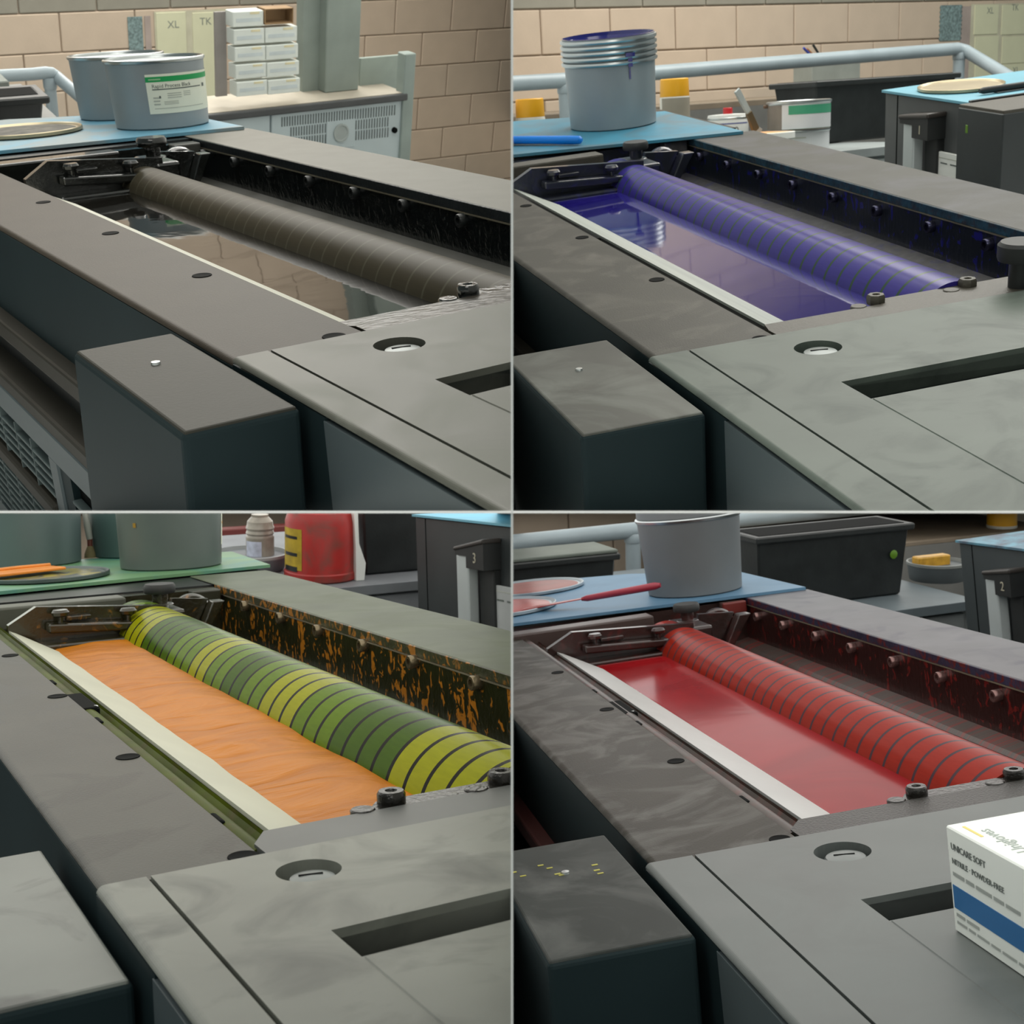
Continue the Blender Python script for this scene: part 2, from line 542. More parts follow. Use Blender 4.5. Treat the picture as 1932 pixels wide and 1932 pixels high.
PRESS = [
 dict(vLf=-.1551, ci=-.0245, sL=-.022, sR=-.005, con=.155, conz=-.04, sil=-.4237, vP=.3989, vO=.5486, fb=-.075, bz=-.026,
      bolts=[1.325, 1.162, .994, .828, .659, .496, .328], bar=-.148, uE=-.2055, vE=-.1205, vF=-.155, uA=-.1942, vh=-.0532, uG=-.3745, uH=-.4271, vG=-.0525,
      uI=-.2655, vI=-.025, rI=.0228, uJ=-.0819, uK=-.3632, vJ=-.1627, vL=-.2562, wB=.0016, kr=.86, uO=1.45, draft=-.035),
 dict(vLf=-.1824, ci=-.031, sL=-.006, sR=.016, con=.187, conz=-.03, sil=-.472, vP=.4837, vO=.6366, fb=-.082, bz=-.033,
      bolts=[1.264, 1.115, .962, .81, .65, .497, .334, .178], bar=-.114, uE=-.1681, vE=-.141, vF=-.190, uA=-.1656, vh=-.0498, uG=-.3545, uH=-.4142, vG=-.0507,
      uI=-.2386, vI=-.016, rI=.0262, uJ=-.0585, uK=-.356, vJ=-.1998, vL=-.332, wB=-.0017, kr=.86, uO=1.31, draft=-.012),
 dict(vLf=-.1548, ci=-.0445, sL=-.011, sR=.014, con=.162, conz=-.04, sil=-.508, vP=.4181, vO=.5868, fb=-.088, bz=-.022,
      bolts=[1.37, 1.193, 1.005, .832, .654, .486, .308], bar=-.177, uE=-.2365, vE=-.1245, vF=-.1585, uA=-.2259, vh=-.0566, uG=-.3905, uH=-.4355, vG=-.0582,
      uI=-.2862, vI=-.0316, rI=.0218, uJ=-.0815, uK=-.3572, vJ=-.1635, vL=-.287, wB=-.0135, kr=.84, uO=1.56, draft=.01),
 dict(vLf=-.1868, ci=-.035, sL=.003, sR=.032, con=.206, conz=-.04, sil=-.558, vP=.5012, vO=.6491, fb=-.092, bz=-.034,
      bolts=[1.277, 1.133, .973, .82, .66, .504, .345], bar=-.119, uE=-.1759, vE=-.1455, vF=-.195, uA=-.1674, vh=-.0522, uG=-.3503, uH=-.4012, vG=-.0549,
      uI=-.236, vI=-.0175, rI=.0268, uJ=-.0642, uK=-.3544, vJ=-.2041, vL=-.3323, wB=.0014, kr=.85, uO=1.34, draft=-.02)]
PLABEL = ['offset press inking unit filled with black ink, louvred grille on its side',
          'offset press inking unit filled with deep blue ink, green-lined blue roller',
          'offset press inking unit filled with orange ink, green roller with black lines',
          'offset press inking unit filled with red ink, red roller with grey lines']
INKLABEL = ['glossy black ink mirroring the wall, lying in the press trough',
            'glossy deep blue ink lying in the press trough beside blue roller',
            'thick orange ink with folds lying in trough beside green roller',
            'smooth bright red ink lying in the press trough']
# lid / cover / rail / box top colours per press (paint with powder dust; some reflected light put into the colour)
LIDM = [mat('dusty_grey_lid', (.098, .100, .082), .45, spec=.28, var=.15, scale=6, dust=(.135, .14, .117), dscale=7, dthr=.55, drough=.55),
        mat('pale_dusty_lid', (.108, .132, .112), .45, spec=.25, var=.14, scale=6, dust=(.075, .092, .08), dscale=9, dthr=.6, drough=.5),
        mat('wiped_grey_lid', (.175, .187, .16), .42, var=.18, scale=7, dust=(.095, .102, .09), dscale=9, dthr=.60, drough=.5),
        mat('slate_grey_lid', (.105, .12, .115), .42, var=.15, scale=7, dust=(.14, .155, .15), dscale=8, dthr=.52, drough=.55)]
COVM = [mat('warm_grey_cover', (.040, .032, .023), .5, spec=.18, var=.1, scale=14, bump=.12, bscale=420),  # brown of the wall's reflection is put into the first cover's colour
        mat('dusty_cover', (.050, .047, .038), .5, spec=.22, var=.2, scale=8, dust=(.10, .092, .078), dscale=9, dthr=.62, bump=.12, bscale=420),
        mat('stained_cover', (.072, .072, .062), .5, spec=.3, var=.12, scale=8, dust=(.022, .022, .015), dscale=6, dthr=.56, drough=.4, bump=.15, bscale=420, soft=.03),
        mat('oily_smeared_cover', (.030, .027, .020), .5, var=.2, scale=8, spec=.22, dust=(.098, .096, .088), dscale=7, dthr=.54, drough=.55, bump=.15, bscale=420, stretch=(.9, 1.1, 1), distort=2.4, soft=.085)]
RAILM = [mat('pale_dusty_rail', (.165, .16, .138), .5, spec=.2, var=.06, scale=20, bump=.1, bscale=300),
         mat('grey_rail', (.058, .058, .050), .5, spec=.22, var=.12, scale=9, dust=(.085, .085, .09), dscale=5, dthr=.56, bump=.1, bscale=300),
         mat('green_tinted_rail', (.092, .108, .070), .5, spec=.3, var=.2, scale=9, dust=(.065, .08, .038), dscale=7, dthr=.6),
         mat('violet_tinted_rail', (.115, .115, .125), .5, var=.15, scale=9, dust=(.06, .056, .08), dscale=8, dthr=.62)]
BOXM = [mat('slate_box', (.038, .037, .030), .5, spec=.13, var=.1, scale=9, bump=.1, bscale=300),
        mat('rubbed_box', (.085, .086, .075), .45, spec=.2, var=.25, scale=6, dust=(.17, .18, .16), dscale=6, dthr=.58, drough=.5),
        mat('wiped_box', (.165, .178, .16), .42, var=.2, scale=6, dust=(.085, .09, .082), dscale=8, dthr=.62, soft=.06),
        mat('scuffed_box', (.036, .041, .038), .5, spec=.12, var=.25, scale=8, dust=(.10, .105, .10), dscale=7, dthr=.60)]
SIDEM = mat('slate_blue_side', (.085, .108, .115), .42, var=.08, scale=5, spec=.25)
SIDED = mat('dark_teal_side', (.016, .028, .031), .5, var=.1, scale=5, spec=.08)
TROUGHM = [mat('black_inky_steel', (.008, .009, .008), .18, var=.4, bump=.6, bscale=90, coat=.7),
           mat('blue_stained_steel', (.012, .014, .022), .3, var=.4, bump=.35, bscale=110, coat=.4, dust=(.02, .02, .10), dscale=22, dthr=.66),
           mat('olive_inky_steel', (.018, .016, .006), .25, var=.5, bump=.5, bscale=90, coat=.5, dust=(.16, .07, .008), dscale=26, dthr=.66, soft=.04),
           mat('maroon_stained_steel', (.022, .010, .008), .28, var=.4, bump=.4, bscale=100, coat=.4, dust=(.08, .012, .01), dscale=24, dthr=.64)]
PLATEM = [streak_mat('black_backplate', (.006, .008, .008), (.05, .055, .055), .16, thr=.66, sx=60, sz=40, bump=.9, coat=.6),
          streak_mat('blue_run_backplate', (.010, .013, .018), (.012, .012, .16), .28, thr=.575, sx=70, sz=5, bump=.25),
          streak_mat('orange_run_backplate', (.014, .015, .004), (.40, .15, .012), .3, thr=.555, sx=42, sz=11, bump=.5),
          streak_mat('red_run_backplate', (.024, .008, .007), (.14, .012, .01), .3, thr=.57, sx=70, sz=6, bump=.3)]
LIPM = [mat('black_lip', (.012, .016, .018), .3, var=.3, bump=.3), mat('teal_stained_lip', (.015, .05, .075), .35, var=.5, scale=60, bump=.4, dust=(.03, .02, .02), dscale=50, dthr=.6),
        mat('olive_orange_lip', (.03, .032, .012), .4, var=.4, bump=.4, dust=(.30, .12, .015), dscale=40, dthr=.56, soft=.04), mat('navy_red_lip', (.02, .022, .05), .4, var=.4, bump=.3, dust=(.10, .012, .01), dscale=45, dthr=.55, soft=.05)]
EDGEM = mat('bright_worn_edge', (.20, .18, .13), .35, .4, var=.2)
LEDGE = [mat('grey_ledge', (.055, .055, .048), .4), mat('steel_ledge', (.085, .082, .085), .4, var=.25, scale=60, dust=(.03, .03, .12), dscale=30, dthr=.66),
         mat('olive_ledge', (.03, .03, .018), .3, var=.4), mat('red_streaked_ledge', (.06, .045, .038), .4, var=.3, dust=(.15, .02, .015), dscale=1, dthr=.55, stretch=(1, 45, 1), soft=.03)]
PANM = [mat('dark_pan', (.02, .02, .018), .4), mat('dark_pan_b', (.03, .032, .03), .4),
        mat('green_filmed_pan', (.055, .074, .005), .4, var=.35, scale=12, coat=.0, spec=.04, dust=(.07, .06, .022), dscale=12, dthr=.6), mat('red_brown_pan', (.042, .030, .023), .35, spec=.25, var=.35, scale=20, dust=(.10, .025, .018), dscale=18, dthr=.62)]
BARM = [mat('inky_wet_bar', (.035, .030, .022), .3, var=.4, bump=.8, bscale=140, coat=.25, spec=.3, stretch=(.35, 1, 1)),
        mat('brown_dusty_bar', (.060, .054, .040), .5, var=.15, bump=.3, bscale=300),
        mat('slate_bar', (.10, .108, .105), .45, var=.15), mat('grained_bar', (.024, .024, .021), .4, var=.3, bump=.8, bscale=380)]
INKM = [ink_mat('black_ink', (.010, .0095, .008), .035, .06, 5, coat=.0, spec=.42),
        ink_mat('blue_ink', (.020, .015, .17), .05, .05, 5, coat=.5, var=(.014, .010, .15), spec=.5),
        ink_mat('orange_ink', (.48, .165, .008), .42, .6, 7, (1., 2.2, 1), coat=.0, var=(.40, .13, .006), distort=1.6, spec=.15),
        ink_mat('red_ink', (.26, .009, .012), .12, .05, 5, coat=.0, var=(.21, .006, .009), spec=.07)]
STRIP = [mat('fountain_blade_a', (.56, .56, .47), .5, var=.05), mat('fountain_blade_b', (.60, .64, .58), .32, .35, var=.1, scale=60, stretch=(1, .05, 1)),
         mat('fountain_blade_c', (.50, .52, .42), .5, var=.06), mat('fountain_blade_d', (.47, .49, .48), .42, var=.06)]
GRD, GRM, GRY = (.042, .088, .005), (.088, .155, .005), (.235, .25, .005)
ROLLM = [roller_mat('black_ink_roller', [(0, (.042, .036, .023))], (.070, .066, .046), w=.10, rough=.42, spec=.08),
         roller_mat('blue_ink_roller', [(0, (.034, .025, .21))], (.022, .058, .030), w=.15, rough=.3, spec=.18),
         roller_mat('green_ink_roller', [(0, GRY), (10, GRD), (14, GRM), (17, GRY), (20, GRM), (22, GRD), (24, GRM), (26, GRY), (28, GRM), (31, GRD), (35, GRY), (39, GRM), (41, GRD)], (.010, .009, .007), w=.17, rough=.25, spec=.03),
         roller_mat('red_ink_roller', [(0, (.25, .018, .009))], (.05, .03, .04), w=.15, rough=.28, spec=.04)]
ROLLP = []
WETB = mat('wet_black_screw', (.012, .011, .009), .2, var=.4, bump=.6, bscale=160, spec=.4)
SCRM = [TROUGHM[0], BARM[1], WETB, WETB]

def make_press(i):
    CUR[0] = i
    p = PRESS[i]
    cx, cz = BAYC[i].x, BAYC[i].z
    M = BAY[i]
    t = thing('printing_press', M, PLABEL[i], 'printing press')
    A = dict(parent=t)
    yN = -.95
    # front cover with rolled edge
    pr = [(p['ci'], -.03), (p['ci'], -.0015), (p['ci'] - .0015, 0)] + arc(p['vLf'] + .007, -.007, .007, 90, 160, 6)
    put('cover_side', MB().box(p['vLf'], p['vLf'] + .006, p['uE'] + .001, 1.42, -.131, -.0055), SIDED, **A)
    put('front_cover', sweep_y(pr, p['uE'] + .001, 1.42), COVM[i], **A)
    for k in range(4):
        put('screw_hole', MB().lathe([(.011, 0), (.0106, .0006), (.009, .0003), (.0, .0003)], 24, (p['vh'], p['uA'] + .33 * k, .0003)), HOLE, **A)
    # side below the cover: ledges, channel, lower panel
    put('side_ledge', MB().box(p['vLf'] - .022, p['vLf'] + .01, p['uJ'] - .2, 1.5, -.156, -.13, .004), mat('brown_ledge', (.035, .032, .025), .5, spec=.15) if i != 3 else mat('red_ledge', (.12, .04, .035), .45), **A)
    put('side_channel', MB().box(p['vLf'] + .002, p['vLf'] + .02, -.2, 1.5, -.24, -.15), BLACK, **A)
    put('side_ledge', MB().box(p['vLf'] - .035, p['vLf'] + .01, -.2, 1.5, -.228, -.203, .005), mat('grey_brown_ledge', (.04, .037, .03), .5, spec=.15) if i != 3 else mat('pink_ledge', (.16, .09, .08), .45), **A)
    if i != 0:
        put('lower_panel', MB().box(p['vLf'] - .03, p['vLf'] + .01, -.2, 1.5, -1.2, -.225), SIDEM, **A)
    else:
        lower_grille(t, p)
    put('machine_body', MB().box(p['vLf'] + .012, p['vO'] - .01, yN, 1.9, -1.2, -.16), SIDED, **A)
    # blade, pan
    zr = -.032
    def at_z(x, z_from, z_to):
        return cx + (cz - z_to) * (x - cx) / (cz - z_from)
    sl, sr = at_z(p['sL'], -.01, -.008), at_z(p['sR'], -.01, zr)
    y0 = p['bar'] - .03
    def zz(x):
        return -.008 + (zr + .008) * (x - sl) / (sr - sl)
    bl = [(sl, y0), (sr + .012, y0), (sr + .012, .96), (sl + .004, 1.075), (sl, 1.08)]
    vs = [(x, y, zz(x)) for x, y in bl] + [(x, y, zz(x) - .004) for x, y in bl]
    n = len(bl)
    put('ink_blade', MB().add(vs, [tuple(range(n)), tuple(range(n, 2 * n))[::-1]] + [(k, (k + 1) % n, (k + 1) % n + n, k + n) for k in range(n)]), STRIP[i], **A)
    put('pan_flange', sweep_y([(p['ci'] - .01, -.034), (p['ci'] + (sl - p['ci']) * .35, -.030), (sl - .0035, -.013), (sl - .0025, -.010), (sl - .0022, -.03)], y0, 1.3), PANM[i], **A)
    if i >= 2:
        rt = (sl - p['ci']) * .34
        put('pan_tube', MB().tube([(p['ci'] + rt * .55, y, -.0135) for y in (y0, .2, .7, 1.3)], rt, 20), PANM[i], **A)
        yl = .40 if i == 2 else .50
        put('latch_recess', MB().box(p['ci'] - .004, p['ci'] + rt * 1.7, yl - .045, yl + .05, -.02, -.0015, .003), HOLE, **A)
        put('latch_spring', MB().tube([(p['ci'] + .002, yl - .005, -.006), (p['ci'] + .010, yl - .03, -.004), (p['ci'] + .016, yl - .036, -.003), (p['ci'] + .015, yl - .044, -.005)], .002, 8), CHROME, **A)
        for yy in (yl - .11, yl - .52, yl + .14):
            put('pan_slot', MB().box(p['ci'] - .002, p['ci'] + rt * .5, yy - .014, yy + .014, -.016, -.001, .003), HOLE, **A)
    elif i == 1:
        put('latch_recess', MB().box(p['ci'] - .001, p['ci'] + .012, .49, .60, -.02, -.004, .002), HOLE, **A)
    # roller
    xc = at_z(p['con'], p['conz'], -.035)
    s = p['sil']
    nrm = math.hypot(1, s)
    D = ((cz + s * (xc - cx)) + .035) / nrm
    r = D * p['kr']
    nx, nz = -s / nrm, 1 / nrm
    tx, tz = -nz, nx
    q = math.sqrt(max(1e-9, r * r - (D - r) ** 2))
    rx = xc + (D - r) * nx - q * tx
    rz = -.035 + (D - r) * nz - q * tz
    ROLLP.append((rx, rz, r))
    ye = 1.17
    put('ink_roller', MB().lathe([(0, p['bar'] + .0215), (r, p['bar'] + .0215)] + [(r, p['bar'] + .0215 + .05 * k) for k in range(1, 25)] + [(r, ye - .006), (r - .005, ye), (0.02, ye)], 72, (rx, 0, rz), 1), ROLLM[i], **A)
    put('roller_journal', MB().cyl(.02, ye - .01, 1.36, 24, (rx, 0, rz), 1), TROUGHM[i], **A)
    # trough under and behind the roller
    put('trough_floor', MB().box(p['ci'], p['vP'], -.35, 1.36, -.17, -.14), TROUGHM[i], **A)
    put('roller_guard', sweep_y([(p['vP'] + .002, p['fb']), (p['vP'] - .028, p['fb'] - .006), (p['vP'] - .034, p['fb'] - .012), (p['vP'] - .034, -.145)], -.35, 1.36), LEDGE[i], **A)
    # rail
    pr = [(p['vO'], -.5), (p['vO'], -.005)] + arc(p['vO'] - .005, -.005, .005, 0, 90, 4) + [(p['vP'] + .003, 0), (p['vP'] + .001, -.0012)]
    put('frame_rail', sweep_y(pr, -.4, p['uO']), RAILM[i], **A)
    put('rail_lip', MB().box(p['vP'], p['vP'] + .02, -.4, 1.39, -.0155, -.0008, .001, 1), LIPM[i], **A)
    put('lip_edge', MB().box(p['vP'] - .0008, p['vP'] + .01, -.4, 1.39, -.0175, -.0155), EDGEM, **A)
    put('back_plate', MB().box(p['vP'] + .002, p['vP'] + .02, -.4, 1.39, p['fb'] - .004, -.017), PLATEM[i], **A)
    bolt = MB().lathe([(.0075, .004), (.0095, .0), (.0095, -.012), (.0085, -.0135), (.005, -.0135), (.0045, -.008), (0, -.008)], 18, (0, 0, 0), 0).mesh('socket_bolt')
    bolt.materials.append([BLACK, mat('blue_steel_bolt', (.05, .05, .09), .25, .8), mat('inky_steel_bolt', (.20, .16, .10), .25, .7), mat('reddish_steel_bolt', (.25, .15, .14), .25, .7)][i])
    for y in p['bolts']:
        put('socket_bolt', bolt, None, M=T(p['vP'] + .003, y, p['bz']), **A)
    # far end: cheek, clamp, knob, bracket
    k = p['vP'] / .4837
    E = TROUGHM[i]
    put('end_wall', MB().box(p['ci'] - .02, p['vP'] + .02, 1.36, 1.40, -.16, -.006), E, **A)
    put('cheek_plate', MB().prism([(-.02 * k, -.08), (-.016 * k, .000), (.034 * k, .026), (.272 * k, .010), (.272 * k, -.10), (0, -.10)], 1, 1.062, 1.078), E, **A)
    put('cheek_foot', MB().box(.035 * k, .245 * k, 1.02, 1.064, -.06, -.030, .004), E, **A)
    put('clamp_bar', MB().hexa([(.048 * k, 1.028, -.014), (.215 * k, 1.028, -.022), (.215 * k, 1.056, -.022), (.048 * k, 1.056, -.014)],
                               [(.048 * k, 1.028, .001), (.215 * k, 1.028, -.008), (.215 * k, 1.056, -.008), (.048 * k, 1.056, .001)], .003), E, **A)
    for xb, zb in ((.072, .000), (.195, -.007)):
        put('clamp_bolt', MB().lathe([(.004, zb - .004), (.004, zb + .009), (.013, zb + .012), (.014, zb + .017), (.011, zb + .021), (0, zb + .021)], 20, (xb * k, 1.042, 0)), E, **A)
    put('clamp_handle', MB().box(.085 * k, .13 * k, 1.052, 1.060, .000, .008, .002), E, **A)
    put('knob_arm', MB().box(.255 * k, .31 * k, 1.06, 1.19, -.06, .002, .006), E, **A)
    kn = thing_part('lock_knob', t)
    put('knob_head', MB().lathe([(.012, .020), (.0255, .021), (.027, .024), (.027, .033), (.0245, .037), (0, .0375)], 32, (.288 * k, 1.15, 0)), BLACKM if i else E, parent=kn)
    put('knob_stem', MB().cyl(.0135, .0, .022, 20, (.288 * k, 1.15, 0)), E, parent=kn)
    put('knob_housing', MB().cyl(.023, -.06, .003, 24, (.288 * k, 1.15, 0), 2, .002), E, parent=kn)
    put('dusty_bar', MB().box(-.06 * k, .24 * k, 1.22, 1.27, -.03, .010, .004), [TROUGHM[0], BARM[1], mat('greenish_bar', (.075, .08, .06), .45), mat('maroon_bar', (.06, .04, .035), .4)][i], **A)
    put('journal_bracket', MB().prism([(.32 * k, -.02), (.325 * k, .004), (.40 * k, -.002), (.372 * k, -.05), (.35 * k, -.07)], 1, 1.19, 1.205), E, **A)
    put('bracket_strut', MB().hexa([(.362 * k, 1.16, -.075), (.378 * k, 1.16, -.075), (.378 * k, 1.19, -.075), (.362 * k, 1.19, -.075)],
                                   [(.40 * k, 1.16, -.004), (.425 * k, 1.16, -.004), (.425 * k, 1.19, -.004), (.40 * k, 1.19, -.004)], .002), E, **A)
    put('journal_ring', MB().lathe([(.018, -.012), (.032, -.012), (.036, -.006), (.036, .006), (.032, .012), (.018, .012)], 30, (.375 * k, 1.225, -.03), 1), E, **A)
    put('corner_block', MB().box(p['vP'] - .06, p['vP'] - .005, 1.33, 1.37, -.03, -.004, .003), LEDGE[i], **A)
    # near end: bar, end plate, screws
    xbar = .9 if i != 1 else .375
    put('end_bar', MB().prism([(p['ci'] + .004, p['uE'] + .002), (xbar, p['uE'] + .002), (xbar - .03 * (i == 1), p['bar']), (sl - .012, p['bar']), (p['ci'] + .004, p['bar'] - .025)], 2, -.06, -.0005), BARM[i], **A)
    xs = [.105, .13, .055, .10][i]
    put('end_plate', MB().prism([(xs, p['bar'] - .004), (xs + .02, p['bar'] + .022), (p['vP'], p['bar'] + .022), (p['vP'], p['bar'] - .004)], 2, -.07, -.001), SCRM[i], **A)
    for xq in ([.125, .21], [.135, .262], [.085, .185], [.13, .245])[i]:
        put('clamp_screw', MB().lathe([(.0105, -.004), (.0115, -.001), (.0115, .006), (.010, .0085), (.005, .0085), (.004, .005), (0, .005)], 7 if i in (1,) else 14, (xq, p['bar'] + .014, 0)), SCRM[i], **A)
        put('screw_boss', MB().cyl(.010, -.012, .0005, 14, (xq - .028, p['bar'] + .006, 0), 2, .001), SCRM[i], **A)
    if i == 1:
        kp = PX(1, (1921, 555), 2, -.01)
        k2 = thing_part('lock_knob', t)
        put('knob_head', MB().lathe([(.012, .032), (.026, .033), (.0275, .037), (.0275, .052), (.024, .056), (0, .0565)], 32, (kp.x, kp.y, 0)), BLACKM, parent=k2)
        put('knob_stem', MB().cyl(.013, -.03, .034, 20, (kp.x, kp.y, 0)), BLACK, parent=k2)
        put('knob_seat', MB().box(kp.x - .06, kp.x + .09, kp.y - .045, kp.y + .02, -.05, -.016, .003), BLACK, **A)
    # lid with coin lock and hand recess
    put('lid', plate([(p['vE'] + .0015, yN), (1.0, yN), (1.0, p['uE']), (p['vE'] + .0015, p['uE'])],
                     [circle(p['vI'], p['uI'], p['rI']), [(p['vG'], p['uH']), (.9, p['uH']), (.9, p['uG']), (p['vG'], p['uG'])]], -.02, .003), LIDM[i], **A)
    put('recess_tray', MB().box(p['vG'] - .004, .91, p['uH'] - .02, p['uG'] + .004, -.06, -.034).box(p['vG'] - .006, .91, p['uG'], p['uG'] + .006, -.06, -.003), mat('recess_dark', (.018, .024, .022), .35), **A)
    put('recess_edge', MB().box(p['vG'] - .001, .91, p['uH'] - .002, p['uH'] + .0035, -.034, -.004, .001, 1), mat('recess_brown_edge', (.07, .06, .045), .5), **A)
    put('lid_panel', MB().box(p['vG'] + .0005, .98, yN, p['uH'] - .0015, .002, .0038, .0008, 1), LIDM[i], **A)
    put('lid_edge_strip', sweep_y([(p['vE'] - .0015, -.02), (p['vE'] - .0015, .003)] + arc(p['vF'] + .006, -.003, .006, 90, 165, 6), yN, p['uE']), LIDM[i], **A)
    put('shaded_gap_side', MB().box(p['vF'] + .0002, p['vF'] + .01, p['uK'] - .024, p['uE'], -1.0, -.003), SIDED, **A)  # same face as the strip side, coloured darker for shade beside the box
    put('strip_side', MB().box(p['vF'] - .0006, p['vF'] + .01, yN, p['uK'] - .022, -1.0, -.0055, .0002, 1), SIDEM, **A)
    lk = thing_part('coin_lock', t)
    put('lock_well', MB().lathe([(p['rI'] + .001, .0), (p['rI'] + .001, -.012), (0, -.012)], 40, (p['vI'], p['uI'], 0), caps=False), HOLE, parent=lk)
    rb = p['rI'] * .74
    put('lock_button', MB().lathe([(rb, -.012), (rb, -.0025), (rb * .93, -.0008), (rb * .6, .0004), (0, .0008)], 40, (p['vI'] + .0008, p['uI'] - .0045, 0)), mat('lock_zinc', (.17, .195, .19), .36, .4), parent=lk)
    put('coin_slot', MB().box(-rb * .5, rb * .5, -.0010, .0010, -.002, .0011).move(T(p['vI'] + .0005, p['uI'] - .002, 0) @ Matrix.Rotation(-.25, 4, 'Z')), HOLE, parent=lk)
    # box beside the lid
    d = p['draft']
    zb, h = p['wB'], .55
    hx = thing_part('housing_box', t)
    put('housing_shell', MB().hexa([(p['vL'] + d, p['uK'], -h), (p['vJ'] + d * .7, p['uK'], -h), (p['vJ'] + d * .7, p['uJ'], -h), (p['vL'] + d, p['uJ'], -h)],
                                   [(p['vL'], p['uK'], zb - .0015), (p['vJ'], p['uK'], zb - .0015), (p['vJ'], p['uJ'], zb - .0015), (p['vL'], p['uJ'], zb - .0015)], .005, 3), SIDED, parent=hx)
    put('housing_top', MB().box(p['vL'] + .0025, p['vJ'] - .0025, p['uK'] + .0025, p['uJ'] - .0025, zb - .006, zb, .002, 2), BOXM[i], parent=hx)
    put('housing_foot', MB().box(p['vL'] + d + .02, p['vJ'] + d * .7 - .01, p['uK'] + .02, p['uJ'] - .02, -1.2, -h + .01), SIDED, parent=hx)
    put('housing_bolt', MB().lathe([(.0042, 0), (.0038, .0022), (0, .0024)], 16, (p['vL'] * .52 + p['vJ'] * .48, p['uK'] * .33 + p['uJ'] * .67, zb)), CHROME, parent=hx)
    if i == 3:
        fl = MB()
        for px_ in ((1020, 1633), (1037, 1638), (1052, 1649), (1060, 1651), (1122, 1632), (1126, 1642), (1133, 1648), (969, 1646), (987, 1653)):
            q_ = PX(3, px_, 2, zb)
            fl.box(q_.x - .003, q_.x + .003, q_.y - .0012 - .001 * random.random(), q_.y + .0015, zb - .001, zb + .0004)
        put('paint_flecks', fl, mat('yellow_fleck', (.45, .42, .06), .5), parent=hx, kind='stuff')
    # rear deck under the tray
    put('rear_deck', MB().box(-.6, p['vO'] - .004, 1.405, 1.92, -.4, -.003), BLACK, **A)
    # ink
    def fn(a, b):
        y = y0 + .005 + (1.03 - y0) * b
        wob = mnoise.noise(Vector((y * 9, i * 7.3, 0)))
        xl = sr - .004 + wob * (.009 if i == 2 else .0012)
        if i == 2:
            xl -= .012 * max(0, min(1, (.35 - y) / .3)) * .6
        xl += max(0, (y - .97)) ** 1.5 * 1.2
        xr = xc + .025
        x = xl + (xr - xl) * a
        z = -.035
        if i == 2:
            z += .004 * math.sin(a * 3.1) + .0022 * mnoise.noise(Vector((x * 30, y * 14, 1.3))) - .004 * (a < .04)
        edge = max(0., y - 1.0)
        z -= edge * edge * 6
        if a == 0:
            z = min(z, zz(x) - .001 if x > sl else z)
            z = max(z, zz(x) - .003)
        return (x, y, z)
    put('printing_ink', MB().grid(fn, 24, 150), INKM[i], label=INKLABEL[i], cat='ink')
    return t

def thing_part(name, parent):
    """an Empty that is a part and carries sub-parts"""
    o = bpy.data.objects.new(name, None)
    o.empty_display_size = .02
    COL.objects.link(o)
    o.parent = parent
    return o

def lower_grille(t, p):
    x = p['vLf'] - .03
    g = thing_part('side_grille', t)
    put('grille_back', MB().box(x + .006, x + .03, .2, 1.5, -1.2, -.225), HOLE, parent=g)
    SG = mat('slate_grille', (.10, .13, .13), .45, spec=.2)
    put('panel_top', MB().box(x - .006, x + .008, -.2, 1.5, -.266, -.225, .002, 1), SIDEM, parent=g)
    put('panel_post', MB().box(x - .006, x + .008, .388, .432, -1.2, -.262, .003, 1), SIDEM, parent=g)
    put('panel_post', MB().box(x - .003, x + .008, .34, .388, -1.2, -.262), SIDED, parent=g)
    put('panel_ledge', MB().box(x - .012, x + .008, .432, 1.5, -.364, -.336, .006, 2), mat('brown_ledge', (.035, .032, .025), .5, spec=.15), parent=g)
    put('panel_base', MB().box(x - .006, x + .008, -.2, 1.5, -1.2, -.47), SIDEM, parent=g)
    sl = MB().box(-.006, .006, .432, 1.5, -.0024, .0024, .001, 1).mesh('slat')
    sl.materials.append(SG)
    for z in [-.284, -.2975, -.311, -.3245] + [-.3775 - .0135 * k for k in range(7)]:
        put('slat', sl, None, parent=g, M=T(x, 0, z))
    s2 = MB().box(-.006, .006, .20, .337, -.0024, .0024, .001, 1).mesh('short_slat')
    s2.materials.append(SG)
    for k in range(10):
        put('slat', s2, None, parent=g, M=T(x, 0, -.30 - .0135 * k))
    vb = MB().box(-.0065, .004, -.0014, .0014, -.07, 0).mesh('upright_bar')
    vb.materials.append(SG)
    for kk in range(9):
        put('upright_bar', vb, None, parent=g, M=T(x, .5245 + .0877 * kk, -.267))
    vb2 = MB().box(-.0065, .004, -.0014, .0014, -.11, 0).mesh('upright_bar')
    vb2.materials.append(SG)
    for kk in range(9):
        put('upright_bar', vb2, None, parent=g, M=T(x, .5 + .0877 * kk, -.362))

for i in range(4):
    make_press(i)

# ------------------------------------------------------------------ helpers for what stands on and behind the presses
def BGP(i, M, px, yoff=0.):
    """local (x, z) where the sight line through image point px meets the plane y = yoff of frame M"""
    Ki = M.inverted() @ CAMW @ FLIP
    o = Ki @ Vector((0, 0, 0))
    d = (Ki @ Vector(((px[0] - 966) / FPX, (px[1] - 966) / FPX, 1))) - o
    t = (yoff - o.y) / d.y
    q = o + d * t
    return q.x, q.z

def stand_on(i, px, z):
    """matrix of bay i at the spot seen at px on height z, turned so that local -y faces the camera"""
    c = PX(i, px, 2, z)
    return c, math.atan2(c.y - BAYC[i].y, c.x - BAYC[i].x) - math.pi / 2

def facing(M, x, y):
    c = M.inverted() @ CAMW.translation
    return Matrix.Rotation(math.atan2(c.x - x, -(c.y - y)), 4, 'Z')

